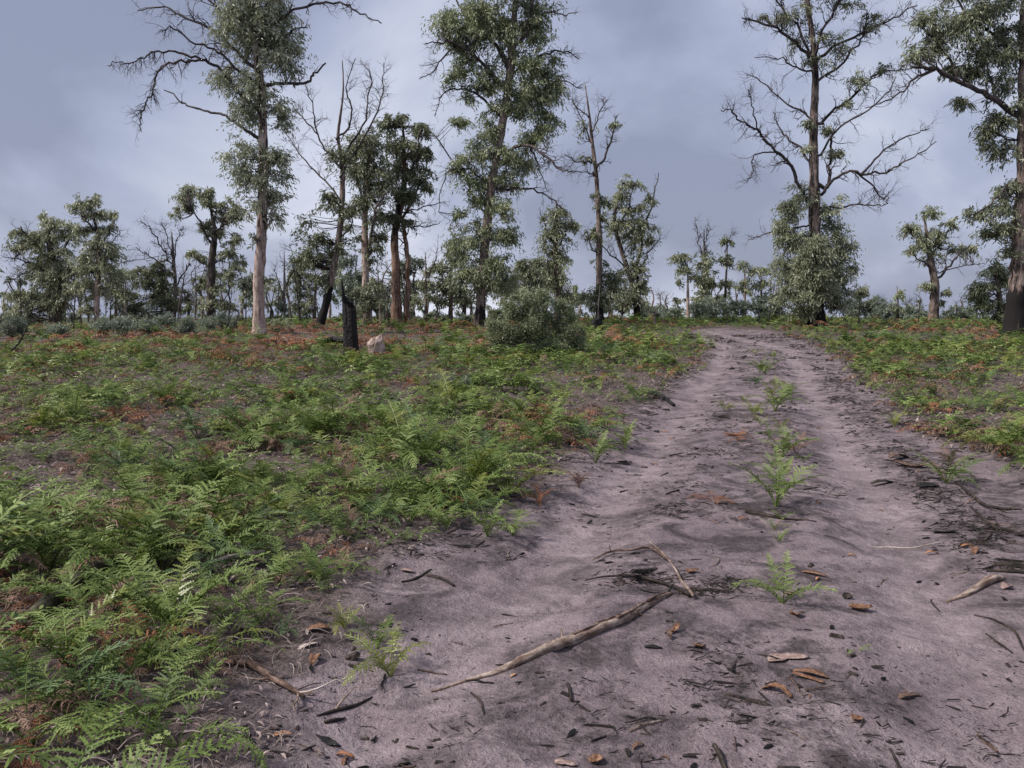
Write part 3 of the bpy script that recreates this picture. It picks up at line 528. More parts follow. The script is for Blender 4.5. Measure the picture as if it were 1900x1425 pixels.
# small far trees
def small(label, d, u, v, h, ells, fol='drab', bark='bark_brown', seed=0, w=7, limbs=(), lean=0, burn=None):
    tree('gum_tree', label, d, [(u, v, w), (u+lean*.3, v-h*.35, w*.8), (u+lean*.7, v-h*.7, w*.55), (u+lean, v-h, w*.25)], limbs, ells, fol, bark, burn, seed, 'tree', G_FAR)
small('little pale-stemmed gum with ball crown at the left side of the track head', 50, 1277, 600, 105, [(1258, 480, 12, 13), (1276, 475, 14, 14), (1268, 500, 20, 14), (1282, 515, 12, 16, .9), (1262, 520, 10, 8, .8)], 'drab', 'bark_pale', 31, 7)
small('slim gum with bare spiky tip beyond the track head', 56, 1306, 600, 175, [(1300, 470, 14, 14, .8), (1312, 490, 16, 22), (1302, 520, 14, 20), (1318, 530, 10, 18), (1300, 565, 24, 26), (1325, 570, 16, 20)], 'drab', 'bark_dark', 32, 7, [lm([(1306, 480), (1296, 450), (1288, 405)], (3, 1), tw=1.5, up=.12), lm([(1306, 470), (1312, 440), (1318, 420)], (3, 1), tw=1.5, up=.1)])
small('thin gum with narrow upright tuft beyond the track head', 56, 1343, 600, 150, [(1350, 450, 9, 16), (1345, 480, 10, 20), (1342, 515, 9, 20, .9), (1332, 490, 8, 18, .6)], 'drab', 'bark_dark', 33, 6, [lm([(1345, 480), (1352, 445), (1362, 432)], (3, 1), tw=1.0, up=.12)], lean=6)
small('spindly gum with ragged round crown beyond the track head', 54, 1382, 600, 105, [(1376, 498, 12, 12), (1395, 500, 13, 12), (1384, 520, 14, 14), (1378, 540, 9, 14, .7)], 'drab', 'bark_brown', 34, 6)
small('smallest of the spindly gums, close beside the leafy-skirted gum', 54, 1412, 600, 92, [(1420, 508, 11, 11), (1412, 526, 13, 13), (1408, 548, 10, 12, .8), (1424, 540, 8, 8, .7)], 'olive', 'bark_dark', 35, 6)
small('rounded olive sapling alone under open sky right of the leafy-skirted gum', 52, 1666, 600, 70, [(1663, 545, 10, 12), (1670, 560, 14, 14), (1660, 570, 12, 10)], 'olive', 'bark_brown', 36, 5)
small('spreading low tree left of the big central gum, sky showing under its crown', 48, 836, 605, 150, [(845, 440, 16, 16), (835, 468, 18, 18), (850, 490, 18, 20), (812, 505, 20, 18), (795, 525, 14, 14), (830, 530, 26, 18), (858, 540, 18, 20), (808, 545, 18, 14), (840, 560, 20, 12, .8)], 'drab', 'bark_brown', 37, 9, [lm([(836, 540), (815, 520), (800, 512)], (4, 2), tw=.4), lm([(808, 603), (810, 560), (815, 530)], (4, 2), tw=.2, join=False), lm([(858, 603), (857, 560), (850, 520)], (4, 2), tw=.2, join=False)])
small('dull green tree filling the gap between the central gum and the slender column gum', 47, 975, 600, 120, [(970, 490, 20, 14), (990, 505, 22, 18), (960, 520, 22, 20), (1000, 530, 16, 22), (978, 545, 26, 20), (950, 550, 18, 18)], 'drab', 'bark_brown', 38, 8)
small('hazy small gum behind the tall pink-trunked gum, right side', 50, 556, 610, 110, [(560, 515, 18, 18, .8), (548, 540, 16, 20, .8), (575, 545, 16, 22, .8), (560, 570, 22, 16, .9)], 'drab', 'bark_dark', 39, 6)
small('leafy sapling rising right behind the charred stump', 38, 688, 615, 100, [(676, 540, 18, 20), (700, 530, 18, 22), (690, 560, 24, 20), (672, 575, 18, 18), (708, 565, 14, 18)], 'grey', 'bark_pale', 40, 7)
small('wispy half-bare gum right of the orange-trunked gum', 46, 790, 605, 130, [(798, 500, 10, 14, .5), (785, 530, 12, 20, .6), (800, 560, 12, 18, .7), (772, 560, 12, 20, .7)], 'drab', 'bark_brown', 41, 6, [lm([(790, 520), (805, 490), (812, 460)], (3, 1), tw=1.0)])
small('tiny treetop on the skyline left of the track head', 60, 1225, 605, 60, [(1222, 570, 12, 12), (1232, 582, 12, 10)], 'blue', 'bark_dark', 42, 4, [lm([(1226, 575), (1224, 555), (1222, 542)], (2, 1), tw=1)])
small('sparse blue-green sapling between leaning gum and pink-trunked gum', 44, 528, 615, 150, [(520, 560, 12, 20, .7), (512, 585, 14, 14, .8), (535, 585, 12, 16, .8)], 'blue', 'twig_grey', 43, 5, [lm([(528, 560), (515, 520), (508, 490)], (3, 1), tw=1.2), lm([(528, 540), (545, 490), (538, 455)], (3, 1), tw=1.2)])
small('twiggy grey sapling standing between the two low left-hand gums', 44, 232, 612, 90, [(235, 555, 10, 12, .5), (225, 580, 12, 12, .6)], 'drab', 'bark_dark', 44, 5)

rfz = rng_(404)
def far_row(lst, label, group):
    for (u, h, d) in lst:
        ell = []; v0 = 602; n = rfz.integers(4, 7); wd = h*rfz.uniform(.16, .30)
        for i in range(n):
            f = rfz.uniform(.35, 1); ell.append((u+rfz.normal(0, .55)*wd, v0-h*f, wd*rfz.uniform(.35, .7), h*rfz.uniform(.09, .17), rfz.uniform(.6, 1)))
        lim = [lm([(u, v0-h*.5), (u+rfz.normal(0, 1)*wd, v0-h*.85), (u+rfz.normal(0, 1.4)*wd, v0-h*1.1)], (2.5, .8), tw=1.2, up=.08)] if rfz.random() < .6 else []
        tree('gum_tree', label, d, [(u, v0, 6), (u+rfz.normal(0, 2), v0-h*.35, 4.6), (u+rfz.normal(0, 4), v0-h*.7, 3), (u+rfz.normal(0, 5), v0-h*.95, 1.2)], lim, ell, rfz.choice(['drab', 'drab', 'olive', 'blue']), rfz.choice(['bark_brown', 'bark_dark', 'bark_pale']), None, int(rfz.integers(1e6)), 'tree', group)
far_row([(-40, 150, 55), (8, 75, 60), (150, 80, 64), (252, 62, 66), (350, 70, 62), (415, 90, 62), (450, 110, 60)], 'faint distant gum showing between the left-hand gums', 'distant gums behind the left-hand group')
far_row([(505, 75, 64), (540, 95, 66), (610, 100, 62), (650, 110, 64), (715, 120, 60), (765, 95, 62), (790, 70, 66)], 'faint distant gum showing around the slim gums behind the stump', 'distant gums behind the slim gums')
far_row([(872, 80, 66), (1005, 105, 60), (1062, 80, 62), (1075, 60, 68), (1135, 85, 64), (1206, 70, 66), (1240, 48, 70)], 'faint distant gum showing around the half-dead gums', 'distant gums behind the half-dead gums')
far_row([(1258, 50, 70), (1325, 80, 66), (1365, 70, 66), (1440, 75, 66), (1590, 60, 66), (1625, 42, 72), (1700, 40, 74), (1785, 48, 72), (1815, 70, 64), (1940, 150, 55)], 'faint distant gum on the skyline right of the track', 'distant gums right of the track')
far_row([(30, 95, 50), (120, 105, 52), (215, 120, 50), (300, 95, 54), (375, 105, 52), (470, 95, 50)], 'slender mid-height gum in the second row behind the left-hand gums', 'second row of gums on the left')
far_row([(585, 120, 50), (663, 135, 52), (700, 105, 50), (770, 120, 52), (862, 115, 50), (948, 105, 52), (1015, 115, 50)], 'slender mid-height gum in the second row between stump and round bush', 'second row of gums in the centre')

# ------------------------------------------------------------------ shrubs
def shrub(label, d, ells, fol='blue', seed=0, group=None, name='shrub', leaf=None, cover=1.6, stems=5, droop=.1, tr=.3, spray=.36):
    rng = rng_(seed); u0 = np.mean([e[0] for e in ells]); c = Wp(u0, 600, d); x0 = c[0]; base = np.array([x0, d, float(gz(x0, d))])
    root = link(name, None, loc=base); tag(root, label, 'shrub', group); root.empty_display_size = .2
    V, Q, t, tufts = crown_leaves(ells, d, rng, leaf or max(.09, .0036*d), cover, per=20, droop=.05+droop, spray=spray)
    zf = np.repeat(V.reshape(-1, 4, 3)[:, :, 2].min(1) > base[2]-.02, 4); V = V[zf]; t = t[zf]
    link('foliage', mesh('foliage', V-base, np.arange(len(V)).reshape(-1, 4), None, [M[fol]], attrs={'tint': t}), root)
    for i in range(stems):
        c = tufts[rng.integers(len(tufts))]; mb = MB(); s = base+np.array([rng.normal(0, .08), rng.normal(0, .08), -.05])
        V, Q, T = tube(spline([s, (s+c)/2+rng.normal(0, .06, 3), c], 7), np.linspace(.022, .006, 7)*max(1, d/30), 5, True); mb.add(V, Q, T, .1)
        link('stem', mb.build('stem', M['twig'], base), root)
    return root
shrub('big round grey-green bush in front of the central gum', 21, [(990, 560, 44, 26), (950, 575, 32, 26), (1030, 580, 36, 26), (935, 605, 26, 26), (985, 600, 50, 34), (1045, 610, 32, 28), (1065, 635, 22, 20), (960, 635, 38, 26), (1015, 640, 46, 26), (930, 635, 16, 18), (1060, 590, 16, 14), (915, 600, 10, 18), (975, 540, 12, 10, .6), (1005, 545, 14, 10, .6), (955, 548, 10, 12, .6), (1045, 562, 10, 12, .6), (1082, 618, 8, 12, .6), (908, 625, 8, 10, .6), (1075, 650, 12, 9, .7), (925, 655, 12, 9, .7)],
      'bush', 60, None, 'bush', leaf=.085, cover=2.5, stems=9, droop=.0, tr=.13, spray=.26)
shrub('dark leafy bush at the foot of the pink-trunked gum, right side', 32, [(520, 608, 22, 16), (535, 625, 18, 12), (505, 625, 14, 12)], 'bush', 61, 'scrub bushes along the crest')
shrub('dark bush hugging the left foot of the pink-trunked gum', 33, [(462, 612, 14, 14), (450, 622, 14, 10)], 'blue', 62, 'scrub bushes along the crest')
shrub('soft blue-green patch of low shrub in the left bracken bed below the round bush', 13.5, [(815, 712, 26, 16, .7), (845, 725, 30, 18, .7), (870, 705, 22, 14, .7), (835, 700, 24, 12, .6)], 'blue', 63, None, leaf=.06, cover=1.3, stems=6, spray=.16)
r = rng_(7)
def scrub(lst, label, fol, d0, grp, sd):
    for i, (u, v, ru, rv) in enumerate(lst):
        v -= .25*rv; ru *= 1.1; rv *= 1.35; e = [(u, v, ru, rv)]+[(u+r.uniform(-.8, .8)*ru, v+r.uniform(-.35, .5)*rv, ru*r.uniform(.35, .6), rv*r.uniform(.4, .7)) for _ in range(3)]
        shrub(label[i] if isinstance(label, list) else label, d0+r.uniform(-1.5, 2.5), e, fol if isinstance(fol, str) else fol[int(r.integers(len(fol)))], sd+i, grp, stems=3)
scrub([(20, 610, 34, 16), (110, 618, 26, 12), (135, 632, 24, 10), (230, 605, 26, 14), (270, 612, 26, 14), (305, 605, 26, 16), (345, 612, 24, 14), (380, 608, 24, 14), (420, 600, 24, 14), (60, 625, 26, 12), (190, 605, 20, 10), (330, 628, 26, 10), (275, 632, 24, 10)],
      'blue-green scrub bush in the row under the left-hand gums', 'blue', 31, 'scrub row under the left-hand gums', 100)
scrub([(165, 628, 18, 10), (385, 622, 18, 10)], ['yellow-green low bush beneath the pale trunk of the left-hand gums', 'yellow-green low bush under the round-topped gum'], 'olive', 30, 'yellow-green low bushes', 130)
scrub([(750, 588, 20, 12), (780, 596, 22, 10), (825, 592, 20, 9), (720, 582, 16, 14), (860, 594, 20, 9)], 'blue-green scrub bush between the charred stump and the central gum', 'blue', 44, 'scrub between stump and central gum', 140)
scrub([(1118, 570, 26, 16), (1150, 576, 22, 12), (1192, 575, 16, 14), (1215, 585, 14, 10), (1245, 582, 14, 12)], 'green scrub bush at the feet of the half-dead gums', 'blue', 47, 'scrub at the feet of the half-dead gums', 150)
scrub([(1305, 580, 26, 16), (1335, 578, 24, 14), (1370, 575, 22, 16), (1400, 572, 22, 16), (1440, 570, 24, 18), (1345, 596, 24, 8), (1420, 590, 22, 10)], 'green scrub bush lining the far end of the track', 'blue', 44, 'scrub at the far end of the track', 160)
scrub([(1600, 570, 26, 14), (1640, 578, 24, 12), (1625, 562, 24, 10), (1690, 580, 22, 10), (1780, 582, 20, 10), (1700, 592, 24, 8), (1760, 590, 20, 10), (1580, 590, 22, 10), (1800, 592, 16, 8)], 'grey-green scrub bush right of the leafy-skirted gum', 'blue', 50, 'scrub right of the leafy-skirted gum', 170)
def crest(us, label, grp, d0, sd):
    scrub([(u_+r.uniform(-9, 9), 596+r.uniform(-6, 5), r.uniform(10, 28), r.uniform(4, 14)) for u_ in us if r.random() < .7], label, ['blue', 'olive', 'drab', 'drab'], d0, grp, sd)
crest(range(-60, 470, 34), 'low dull scrub bush on the skyline behind the left-hand gums', 'skyline scrub on the left', 50, 200)
crest(range(490, 880, 32), 'low dull scrub bush on the skyline behind the slim gums', 'skyline scrub behind the slim gums', 50, 230)
crest(range(900, 1270, 34), 'low dull scrub bush on the skyline behind the half-dead gums', 'skyline scrub behind the half-dead gums', 52, 260)
crest(range(1280, 1960, 34), 'low dull scrub bush on the skyline right of the track', 'skyline scrub on the right', 53, 290)
scrub([(1590, 550, 16, 14)], ['pale bush pressed against the right side of the leafy-skirted gum'], 'grey', 37, None, 185)

# ------------------------------------------------------------------ stump, logs, dead saplings
def stump():
    d = 21.5; c = Wp(652, 655, d); base = np.array([c[0], d, float(gz(c[0], d))]); rng = rng_(3); k = 22; n = 26; H = 1.92
    a = np.arange(k)/k*2*math.pi; top = H*(.74+.10*np.cos(a-2.6)); top = top+.42*np.exp(-((((a-2.9+math.pi) % (2*math.pi))-math.pi)/.42)**2)+rng.normal(0, .05, k)
    V = []
    for i in range(n):
        f = i/(n-1); R = .19*(1-.10*f)+.10*math.exp(-f*9)
        rr = R*(1+.07*np.sin(a*5+1)+.04*np.sin(a*9)+rng.normal(0, .028, k)); z = -.15+f*(top+.15)
        V.append(np.stack([rr*np.cos(a)-.035*z, rr*np.sin(a), z], -1))
    for f in (.75, .45, .0):
        V.append(np.stack([V[n-1][:, 0]*.0+f*(V[n-1][:, 0]+.04)-.04, V[n-1][:, 1]*f, np.minimum(top, top.mean()*.9)-.10+rng.normal(0, .03, k)*(f > 0)], -1))
    V = np.concatenate(V); n2 = n+3; i = np.arange(n2-1)[:, None]*k; j = np.arange(k)[None]; j2 = (j+1) % k
    Q = np.stack([i+j, i+j2, i+k+j2, i+k+j], -1).reshape(-1, 4)
    o = link('burnt_stump', mesh('burnt_stump', V, Q, None, [M['char']], attrs={'burn': np.full(len(V), .5)}), loc=base)
    tag(o, 'charred black tree stump with jagged spike top standing in the bracken', 'stump')
stump()
def log(name, label, pix, rad, mat, cat='log', seed=0, sides=10, lift=.0, group=None, burn=.15, ground=True, n=None, tips=(1, 1), rough=.08, d=None):
    rng = rng_(seed); P = []
    for i, p in enumerate(pix):
        if d is None: g = Gp(p[0], p[1]); P.append([g[0], g[1], 0])
        else: q = Wp(p[0], p[1], d); P.append(list(q))
    P = np.array(P); n = n or max(8, 6*len(P)); S = spline(P, n); R = np.interp(np.linspace(0, 1, n), np.linspace(0, 1, len(rad)), rad)
    if ground: S[:, 2] = np.convolve(np.pad(gz(S[:, 0], S[:, 1]), 2, 'edge'), np.ones(5)/5, 'valid')+R*.62+lift
    S = S+np.cumsum(rng.normal(0, .05, (n, 3)), 0)*R[:, None]*.5
    base = np.array([S[:, 0].mean(), S[:, 1].mean(), S[:, 2].min()]); mb = MB(); V, Q, T = tube(S, R, sides, True, rough*.5, rng); V = V*1.0
    ax = Vector(nrm(S[-1]-S[0])).to_track_quat('Z', 'X'); Mx = np.array(ax.to_matrix()); mb.add((V-base)@Mx, Q, T, burn)
    o = link(name, mb.build(name, M[mat]), loc=base, rot=ax.to_euler()); tag(o, label, cat, group); return o, S, R
def twig_on(o, S, frac, length, ang, r, mat, seed, up=.1):
    rng = rng_(seed); i = int(frac*(len(S)-1)); i = min(i, len(S)-2); t = nrm(S[i+1]-S[i]); c, s = math.cos(ang), math.sin(ang)
    dd = np.array([t[0]*c-t[1]*s, t[0]*s+t[1]*c, up]); mb = MB(); grow(mb, S[i], nrm(dd), length, r, 1, rng, 0, .18, 2, 5)
    base = np.array(o.location); mb.V = [(v-base)@np.array(o.rotation_euler.to_matrix()) for v in mb.V]; link('twig', mb.build('twig', M[mat]), o)
log('fallen_log', 'short burnt log with ash-white top lying left of the charred stump', [(598, 652), (620, 650), (645, 652)], [.06, .10, .09], 'char', seed=1, lift=.22, d=None, burn=.1)
def chunk(name, label, u, v, wpx, hpx, d, mat, cat, seed):
    rng = rng_(seed); c = Wp(u, v, d); k = d/F; rx = wpx*k/2; h = hpx*k; base = np.array([c[0], d, c[2]-.02]); gzv = float(gz(c[0], d)); base[2] = gzv
    top = c[2]+h; ns = 12; a = np.arange(ns)/ns*2*math.pi; V = []
    prof = [(0, 1.15), (.3, 1.0), (.6, .95), (.85, .97), (1, .9)]
    H = top-gzv
    for f, q in prof:
        rr = rx*q*(1+.16*np.sin(3*a+1)+rng.normal(0, .10, ns)); V.append(np.stack([rr*np.cos(a)-.12*f*H, .8*rr*np.sin(a), f*H-.08+.55*rx*np.cos(a-.6)*f+rng.normal(0, .05, ns)*f], -1))
    V.append(np.stack([.5*rx*np.cos(a)-.12*H, .4*rx*np.sin(a), H*.94-.08+.3*rx*np.cos(a-.6)+rng.normal(0, .04, ns)], -1)); V.append(np.stack([0*a-.12*H, 0*a, np.full(ns, H*.9-.08)], -1))
    V = np.concatenate(V); n2 = len(V)//ns; i = np.arange(n2-1)[:, None]*ns; j = np.arange(ns)[None]; j2 = (j+1) % ns
    o = link(name, mesh(name, V, np.stack([i+j, i+j2, i+ns+j2, i+ns+j], -1).reshape(-1, 4), None, [M[mat]], attrs={'burn': np.full(len(V), .12)}), loc=base); tag(o, label, cat)
chunk('broken_stump', 'pale tan broken stump just right of the charred stump', 698, 652, 30, 26, 20.9, 'bark_pale', 'stump', 4)
chunk('burnt_log_end', 'small dark log end with whitish top at the crest right of the round bush', 1110, 598, 20, 10, 31, 'char', 'log', 5)
def sapling(label, d, pts, seed, tw=3, mat='twig', group='burnt saplings in the left scrub', w=4):
    rng = rng_(seed); P = [Wp(u, v, d) for u, v in pts]; x0 = P[0][0]; P[0] = np.array([x0, d, float(gz(x0, d))-.03]); base = P[0]; k = d/F
    root = link('burnt_sapling', None, loc=base); tag(root, label, 'sapling', group); root.empty_display_size = .2
    S = spline(P, 14); mb = MB(); V, Q, T = tube(S, np.linspace(w, 1.3, 14)*k*.5, 6, True, .05, rng); mb.add(V, Q, T, .4); link('stem', mb.build('stem', M[mat], base), root)
    for i in range(tw):
        j = rng.integers(5, 13); mb = MB(); t = nrm(S[min(13, j+1)]-S[j-1]); grow(mb, S[j], nrm(t+nrm(np.cross(t, rng.normal(0, 1, 3)))*.9), rng.uniform(.3, .7), .7*k, 1, rng, .08, .2, 3, 4)
        link('branch', mb.build('branch', M[mat], base), root)
sapling('crooked burnt sapling by the left edge of the photo in front of the scrub', 22, [(20, 672), (22, 650), (36, 635), (48, 612), (55, 598)], 1, 5, w=6)
sapling('curved black stem at the left of the pair under the round-topped gum', 30, [(424, 645), (416, 620), (424, 598), (432, 580)], 2, 2)
sapling('curved black stem at the right of the pair under the round-topped gum', 30, [(436, 645), (441, 620), (438, 600), (444, 575)], 3, 2)
sapling('tall thin grey dead pole between twig-fan gum and round-topped gum', 36, [(362, 640), (362, 590), (364, 540), (362, 500)], 4, 4, 'twig_grey')
sapling('thin dead pole right of the pale-trunked left gum', 40, [(204, 620), (205, 580), (206, 540)], 5, 2)
sapling('forked burnt stick just right of the thin dead pole in the left scrub', 38, [(220, 622), (216, 600), (222, 575)], 6, 3)
sapling('dark straight stem in the middle of the left scrub row', 36, [(198, 640), (196, 615), (198, 595)], 7, 1)
sapling('bare grey twig bush stem between pink-trunked gum and leaning gum', 40, [(540, 620), (538, 570), (530, 530), (528, 480)], 8, 5, 'twig_grey')
sapling('bone-pale dead sapling beside the right side of the charred stump', 36, [(706, 612), (706, 590), (704, 565)], 9, 1, 'bark_pale', None, 5)

rz = rng_(818)
for (u0, u1, n_, lab_, grp_) in ((5, 460, 12, 'thin bare grey stem in the scrub under the left-hand gums', 'thin bare stems on the left'), (495, 880, 12, 'thin bare grey stem among the slim gums behind the stump', 'thin bare stems behind the stump'), (1060, 1260, 5, 'thin bare grey stem by the half-dead gums', 'thin bare stems by the half-dead gums'), (1400, 1860, 6, 'thin bare grey stem on the skyline right of the track', 'thin bare stems right of the track')):
    for q in range(n_):
        u_ = rz.uniform(u0, u1); h_ = rz.uniform(40, 125)*(1 if u_ < 1000 else .6); l_ = rz.normal(0, .10)*h_
        sapling(lab_, rz.uniform(36, 48), [(u_, 610), (u_+l_*.3, 600-h_*.4), (u_+l_, 600-h_)], int(rz.integers(1e6)), int(rz.integers(2, 6)), str(rz.choice(['twig_grey', 'twig'])), grp_, rz.uniform(2.2, 4))
# ------------------------------------------------------------------ bracken fronds
def frond(lod, rng, arch=1.0, blade=.30, width=.30, droop=.25, npin=14, raise_=0.0):
    """unit frond: stalk from the origin rising to +Z and arching to +X"""
    n = 15; ang = np.radians(np.linspace(8+raise_, 8+raise_+78*arch, n)); st = 1/(n-1)
    P = np.zeros((n, 3))
    for i in range(1, n): P[i] = P[i-1]+st*np.array([math.sin(ang[i]), 0, math.cos(ang[i])])
    P[:, 1] = np.cumsum(np.cumsum(rng.normal(0, .004, n)))
    mb = MB(); R = np.linspace(.010, .003, n)
    if lod == 0: V, Q, T = tube(P[::2], R[::2], 4, False); mb.add(V, Q, None, .55)
    else:
        q = P[[0, 5, 10, 14]] if lod < 3 else P[[0, 7, 14]]; w_ = np.linspace(.009, .004, len(q))[:, None]*np.array([[0, 1, .3]]); k = np.arange(len(q)-1); m_ = len(q)
        mb.add(np.concatenate([q+w_, q-w_]), np.stack([k, k+1, k+m_+1, k+m_], -1), None, .5)
    tn = nrm(np.gradient(P, axis=0)); Y = np.array([0, 1., 0])
    npn = npin+2 if lod == 0 else (13 if lod == 1 else (9 if lod == 2 else 8))
    for i in range(npn):
        f = (i+.25)/npn; s = blade+(1-blade)*f; x = s*(n-1); i0 = min(int(x), n-2); fr = x-i0
        p = P[i0]*(1-fr)+P[i0+1]*fr; t = tn[i0]; nn = np.cross(t, Y)
        pl = width*((1-f)**.75)*(.72+.28*min(1, f*4))+.02
        for sg in (-1, 1):
            if rng.random() < .09: continue
            pa = math.radians(28+22*f)+rng.normal(0, .15); dv = nrm(math.cos(pa)*sg*Y+math.sin(pa)*t+nn*(.16-.0*f)+rng.normal(0, .10, 3))
            dr = np.array([0, 0, -droop*rng.uniform(.4, 1.4)]); L = pl*rng.uniform(.62, 1.12)
            path = lambda q: p+dv*L*q+dr*L*q*q
            perp0 = nrm(np.cross(dv, np.cross(t, dv)))
            if lod == 0:
                qs = np.linspace(0, 1, 5); pp = np.array([path(q) for q in qs]); w = (.0105*(1-qs)**.5*(.6+.4*np.minimum(1, qs*5)))[:, None]
                k = np.arange(4); mb.add(np.concatenate([pp+perp0*w, pp-perp0*w]), np.stack([k, k+1, k+6, k+5], -1), None, np.clip(.30+.36*f+rng.normal(0, .15), 0, 1))
                m = max(3, int(L/.026))
                for j in range(m):
                    q = (j+.5)/m; cc = path(q); tl = (.019*(1-q)**.6+.008)*rng.uniform(.7, 1.2); ww = .0075
                    for s2 in (-1, 1):
                        e = nrm(perp0*s2+dv*.55+rng.normal(0, .12, 3)); mb.add([cc-dv*ww, cc+e*tl, cc+dv*ww], None, [[0, 1, 2]], np.clip(.28+.36*f+.16*q+rng.normal(0, .14), 0, 1))
            elif lod == 1:
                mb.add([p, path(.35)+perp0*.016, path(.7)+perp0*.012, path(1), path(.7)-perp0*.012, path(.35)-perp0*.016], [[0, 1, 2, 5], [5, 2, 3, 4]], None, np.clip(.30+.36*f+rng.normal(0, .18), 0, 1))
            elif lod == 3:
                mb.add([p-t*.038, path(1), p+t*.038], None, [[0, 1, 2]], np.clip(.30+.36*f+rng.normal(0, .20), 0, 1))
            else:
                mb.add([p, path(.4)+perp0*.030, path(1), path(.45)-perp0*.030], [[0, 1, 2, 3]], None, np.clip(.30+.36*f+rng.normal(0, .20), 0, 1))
    V = np.concatenate(mb.V); Q = np.concatenate(mb.Q); T = np.concatenate(mb.T) if mb.T else np.zeros((0, 3), int)
    return V, Q, T, np.concatenate(mb.A)
rf = rng_(77)
HI = [frond(0, rf, a, b, w, dr, npn) for a, b, w, dr, npn in ((.95, .24, .29, .30, 15), (1.2, .28, .26, .4, 14), (.75, .22, .28, .25, 15), (1.35, .30, .25, .5, 13), (1.05, .20, .33, .35, 16), (.6, .26, .25, .25, 14), (1.15, .36, .22, .6, 10), (.8, .18, .24, .15, 18), (1.5, .25, .30, .55, 14), (.9, .3, .36, .5, 12))]
HID = [frond(0, rf, a, b, w, dr, npn) for a, b, w, dr, npn in ((1.5, .25, .22, .9, 12), (1.75, .22, .20, 1.1, 11), (1.3, .3, .24, .8, 12))]
MID = [frond(1, rf, a, b, w, .38) for a, b, w in ((.95, .24, .30), (1.2, .28, .28), (.8, .22, .30), (1.4, .28, .27))]
MIDD = [frond(1, rf, a, b, w, .9) for a, b, w in ((1.5, .25, .24), (1.75, .22, .22))]
LOW = [frond(2, rf, a, b, w, .38) for a, b, w in ((.95, .24, .32), (1.2, .28, .30), (.8, .22, .32), (1.4, .28, .29))]
LOWD = [frond(2, rf, a, b, w, .9) for a, b, w in ((1.5, .25, .26), (1.2, .22, .24))]
FAR = [frond(3, rf, a, b, w, .38) for a, b, w in ((.95, .24, .34), (1.2, .28, .32), (.8, .22, .34), (1.4, .28, .31))]
FARD = [frond(3, rf, a, b, w, .9) for a, b, w in ((1.5, .25, .28), (1.2, .22, .26))]
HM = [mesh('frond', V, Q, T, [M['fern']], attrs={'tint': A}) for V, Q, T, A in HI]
HMD = [mesh('frond_dead', V, Q, T, [M['fern_dead']], attrs={'tint': A}) for V, Q, T, A in HID]
def fern_obj(x, y, size, label, group, mat='fern', rng=None, nf=None, dead=False, name='bracken_fern', tilt=(.0, .35), cat='fern'):
    base = (x, y, float(gz(x, y))-.015); root = link(name, None, loc=base); tag(root, label, cat, group); root.empty_display_size = .1
    nf = nf or rng.integers(5, 9); a0 = rng.uniform(0, 6.28)
    for i in range(nf):
        pool = HMD if dead else HM; me = pool[rng.integers(len(pool))]
        mt = mat; q_ = rng.random()
        o = link('frond', me, root, rot=(rng.normal(0, .10), rng.uniform(*tilt), a0+i*2.4+rng.normal(0, .35)), scale=size*rng.uniform(.72, 1.12))
        if not dead and mat == 'fern' and q_ < .09: mt = 'fern_yellow' if q_ < .06 else 'fern_dead'
        if mt != ('fern_dead' if dead else 'fern'):
            o.material_slots[0].link = 'OBJECT'; o.material_slots[0].material = M[mt]
    return root

# plants scattered over the beds on both sides of the track
rp = rng_(2024)
def scatter(cell, y0, y1):
    out = []
    for y in np.arange(y0, y1, cell):
        hw = .72*y+2.2; xs = np.arange(-hw, hw, cell)
        out.append(np.stack([xs+rp.uniform(-.5, .5, len(xs))*cell, y+rp.uniform(-.5, .5, len(xs))*cell], -1))
    return np.concatenate(out)
C = np.concatenate([scatter(.205, 1.9, 7), scatter(.23, 7, 14), scatter(.35, 14, 26), scatter(.56, 26, 52)])
trk = track(C[:, 0], C[:, 1]); x, y = C[:, 0], C[:, 1]
dens = fbm(x*.75+5, y*.75+8, 3); gap = sstep(.39, .50, dens+(fbm(x*2.6, y*2.6+3, 2)-.5)*.22)
gap = np.where(y < 4.4, np.maximum(gap, .3), gap)
clump = sstep(.40, .54, fbm(x*1.55+14, y*1.55+61, 2)); clump = np.where(y < 17, np.where(y < 4.2, np.maximum(clump, .55), clump), .6+.4*clump)
keep = (trk < np.where(y < 4.6, -.16, .06)) & (rp.random(len(C)) < np.where(y < 5.5, .20+.75*gap, np.where(y < 14, .50+.49*gap, .70+.3*gap))*(.22+.78*clump)*np.where(trk > -.25, .7, 1)*np.where((x > 0) & (y < 5.5), .12, 1))
C = C[keep]; x, y = C[:, 0], C[:, 1]; trk = trk[keep]; gap = gap[keep]; clump = clump[keep]
mound = .72+.62*sstep(.36, .66, fbm(x*1.05+71, y*1.05+13, 2)); mound = np.where(y < 4.2, np.maximum(mound, .9), mound); size = mound*np.where(y < 5, .18+.28*rp.random(len(C))**1.3, .24+.26*rp.random(len(C)))*np.where(y < 4.2, 1.1, 1)*(.75+.30*gap)*(.74+.48*clump)*np.where(trk > -.3, .75, 1)*np.where(y > 17, 1.12, 1)*np.where(y > 30, 1.1, 1)
dn = fbm(x*.55+31, y*.55+2, 3); far = sstep(14, 25, y)*(.55+.45*sstep(-2, -6, x))*np.where((x > 2), .5, 1)
p_dead = np.clip(.05+.95*sstep(.52, .60, dn)*(.18+.82*far)+.07*far, 0, .85)
p_dead = np.where((y < 13), p_dead*.9+.05+.40*(1-clump), p_dead)
dead = rp.random(len(C)) < p_dead
yel = (~dead) & (rp.random(len(C)) < np.where(y < 12, .05, .03)+.10*sstep(.56, .7, fbm(x*1.1+60, y*1.1, 2)))
cool = (~dead) & (~yel) & (rp.random(len(C)) < .08)
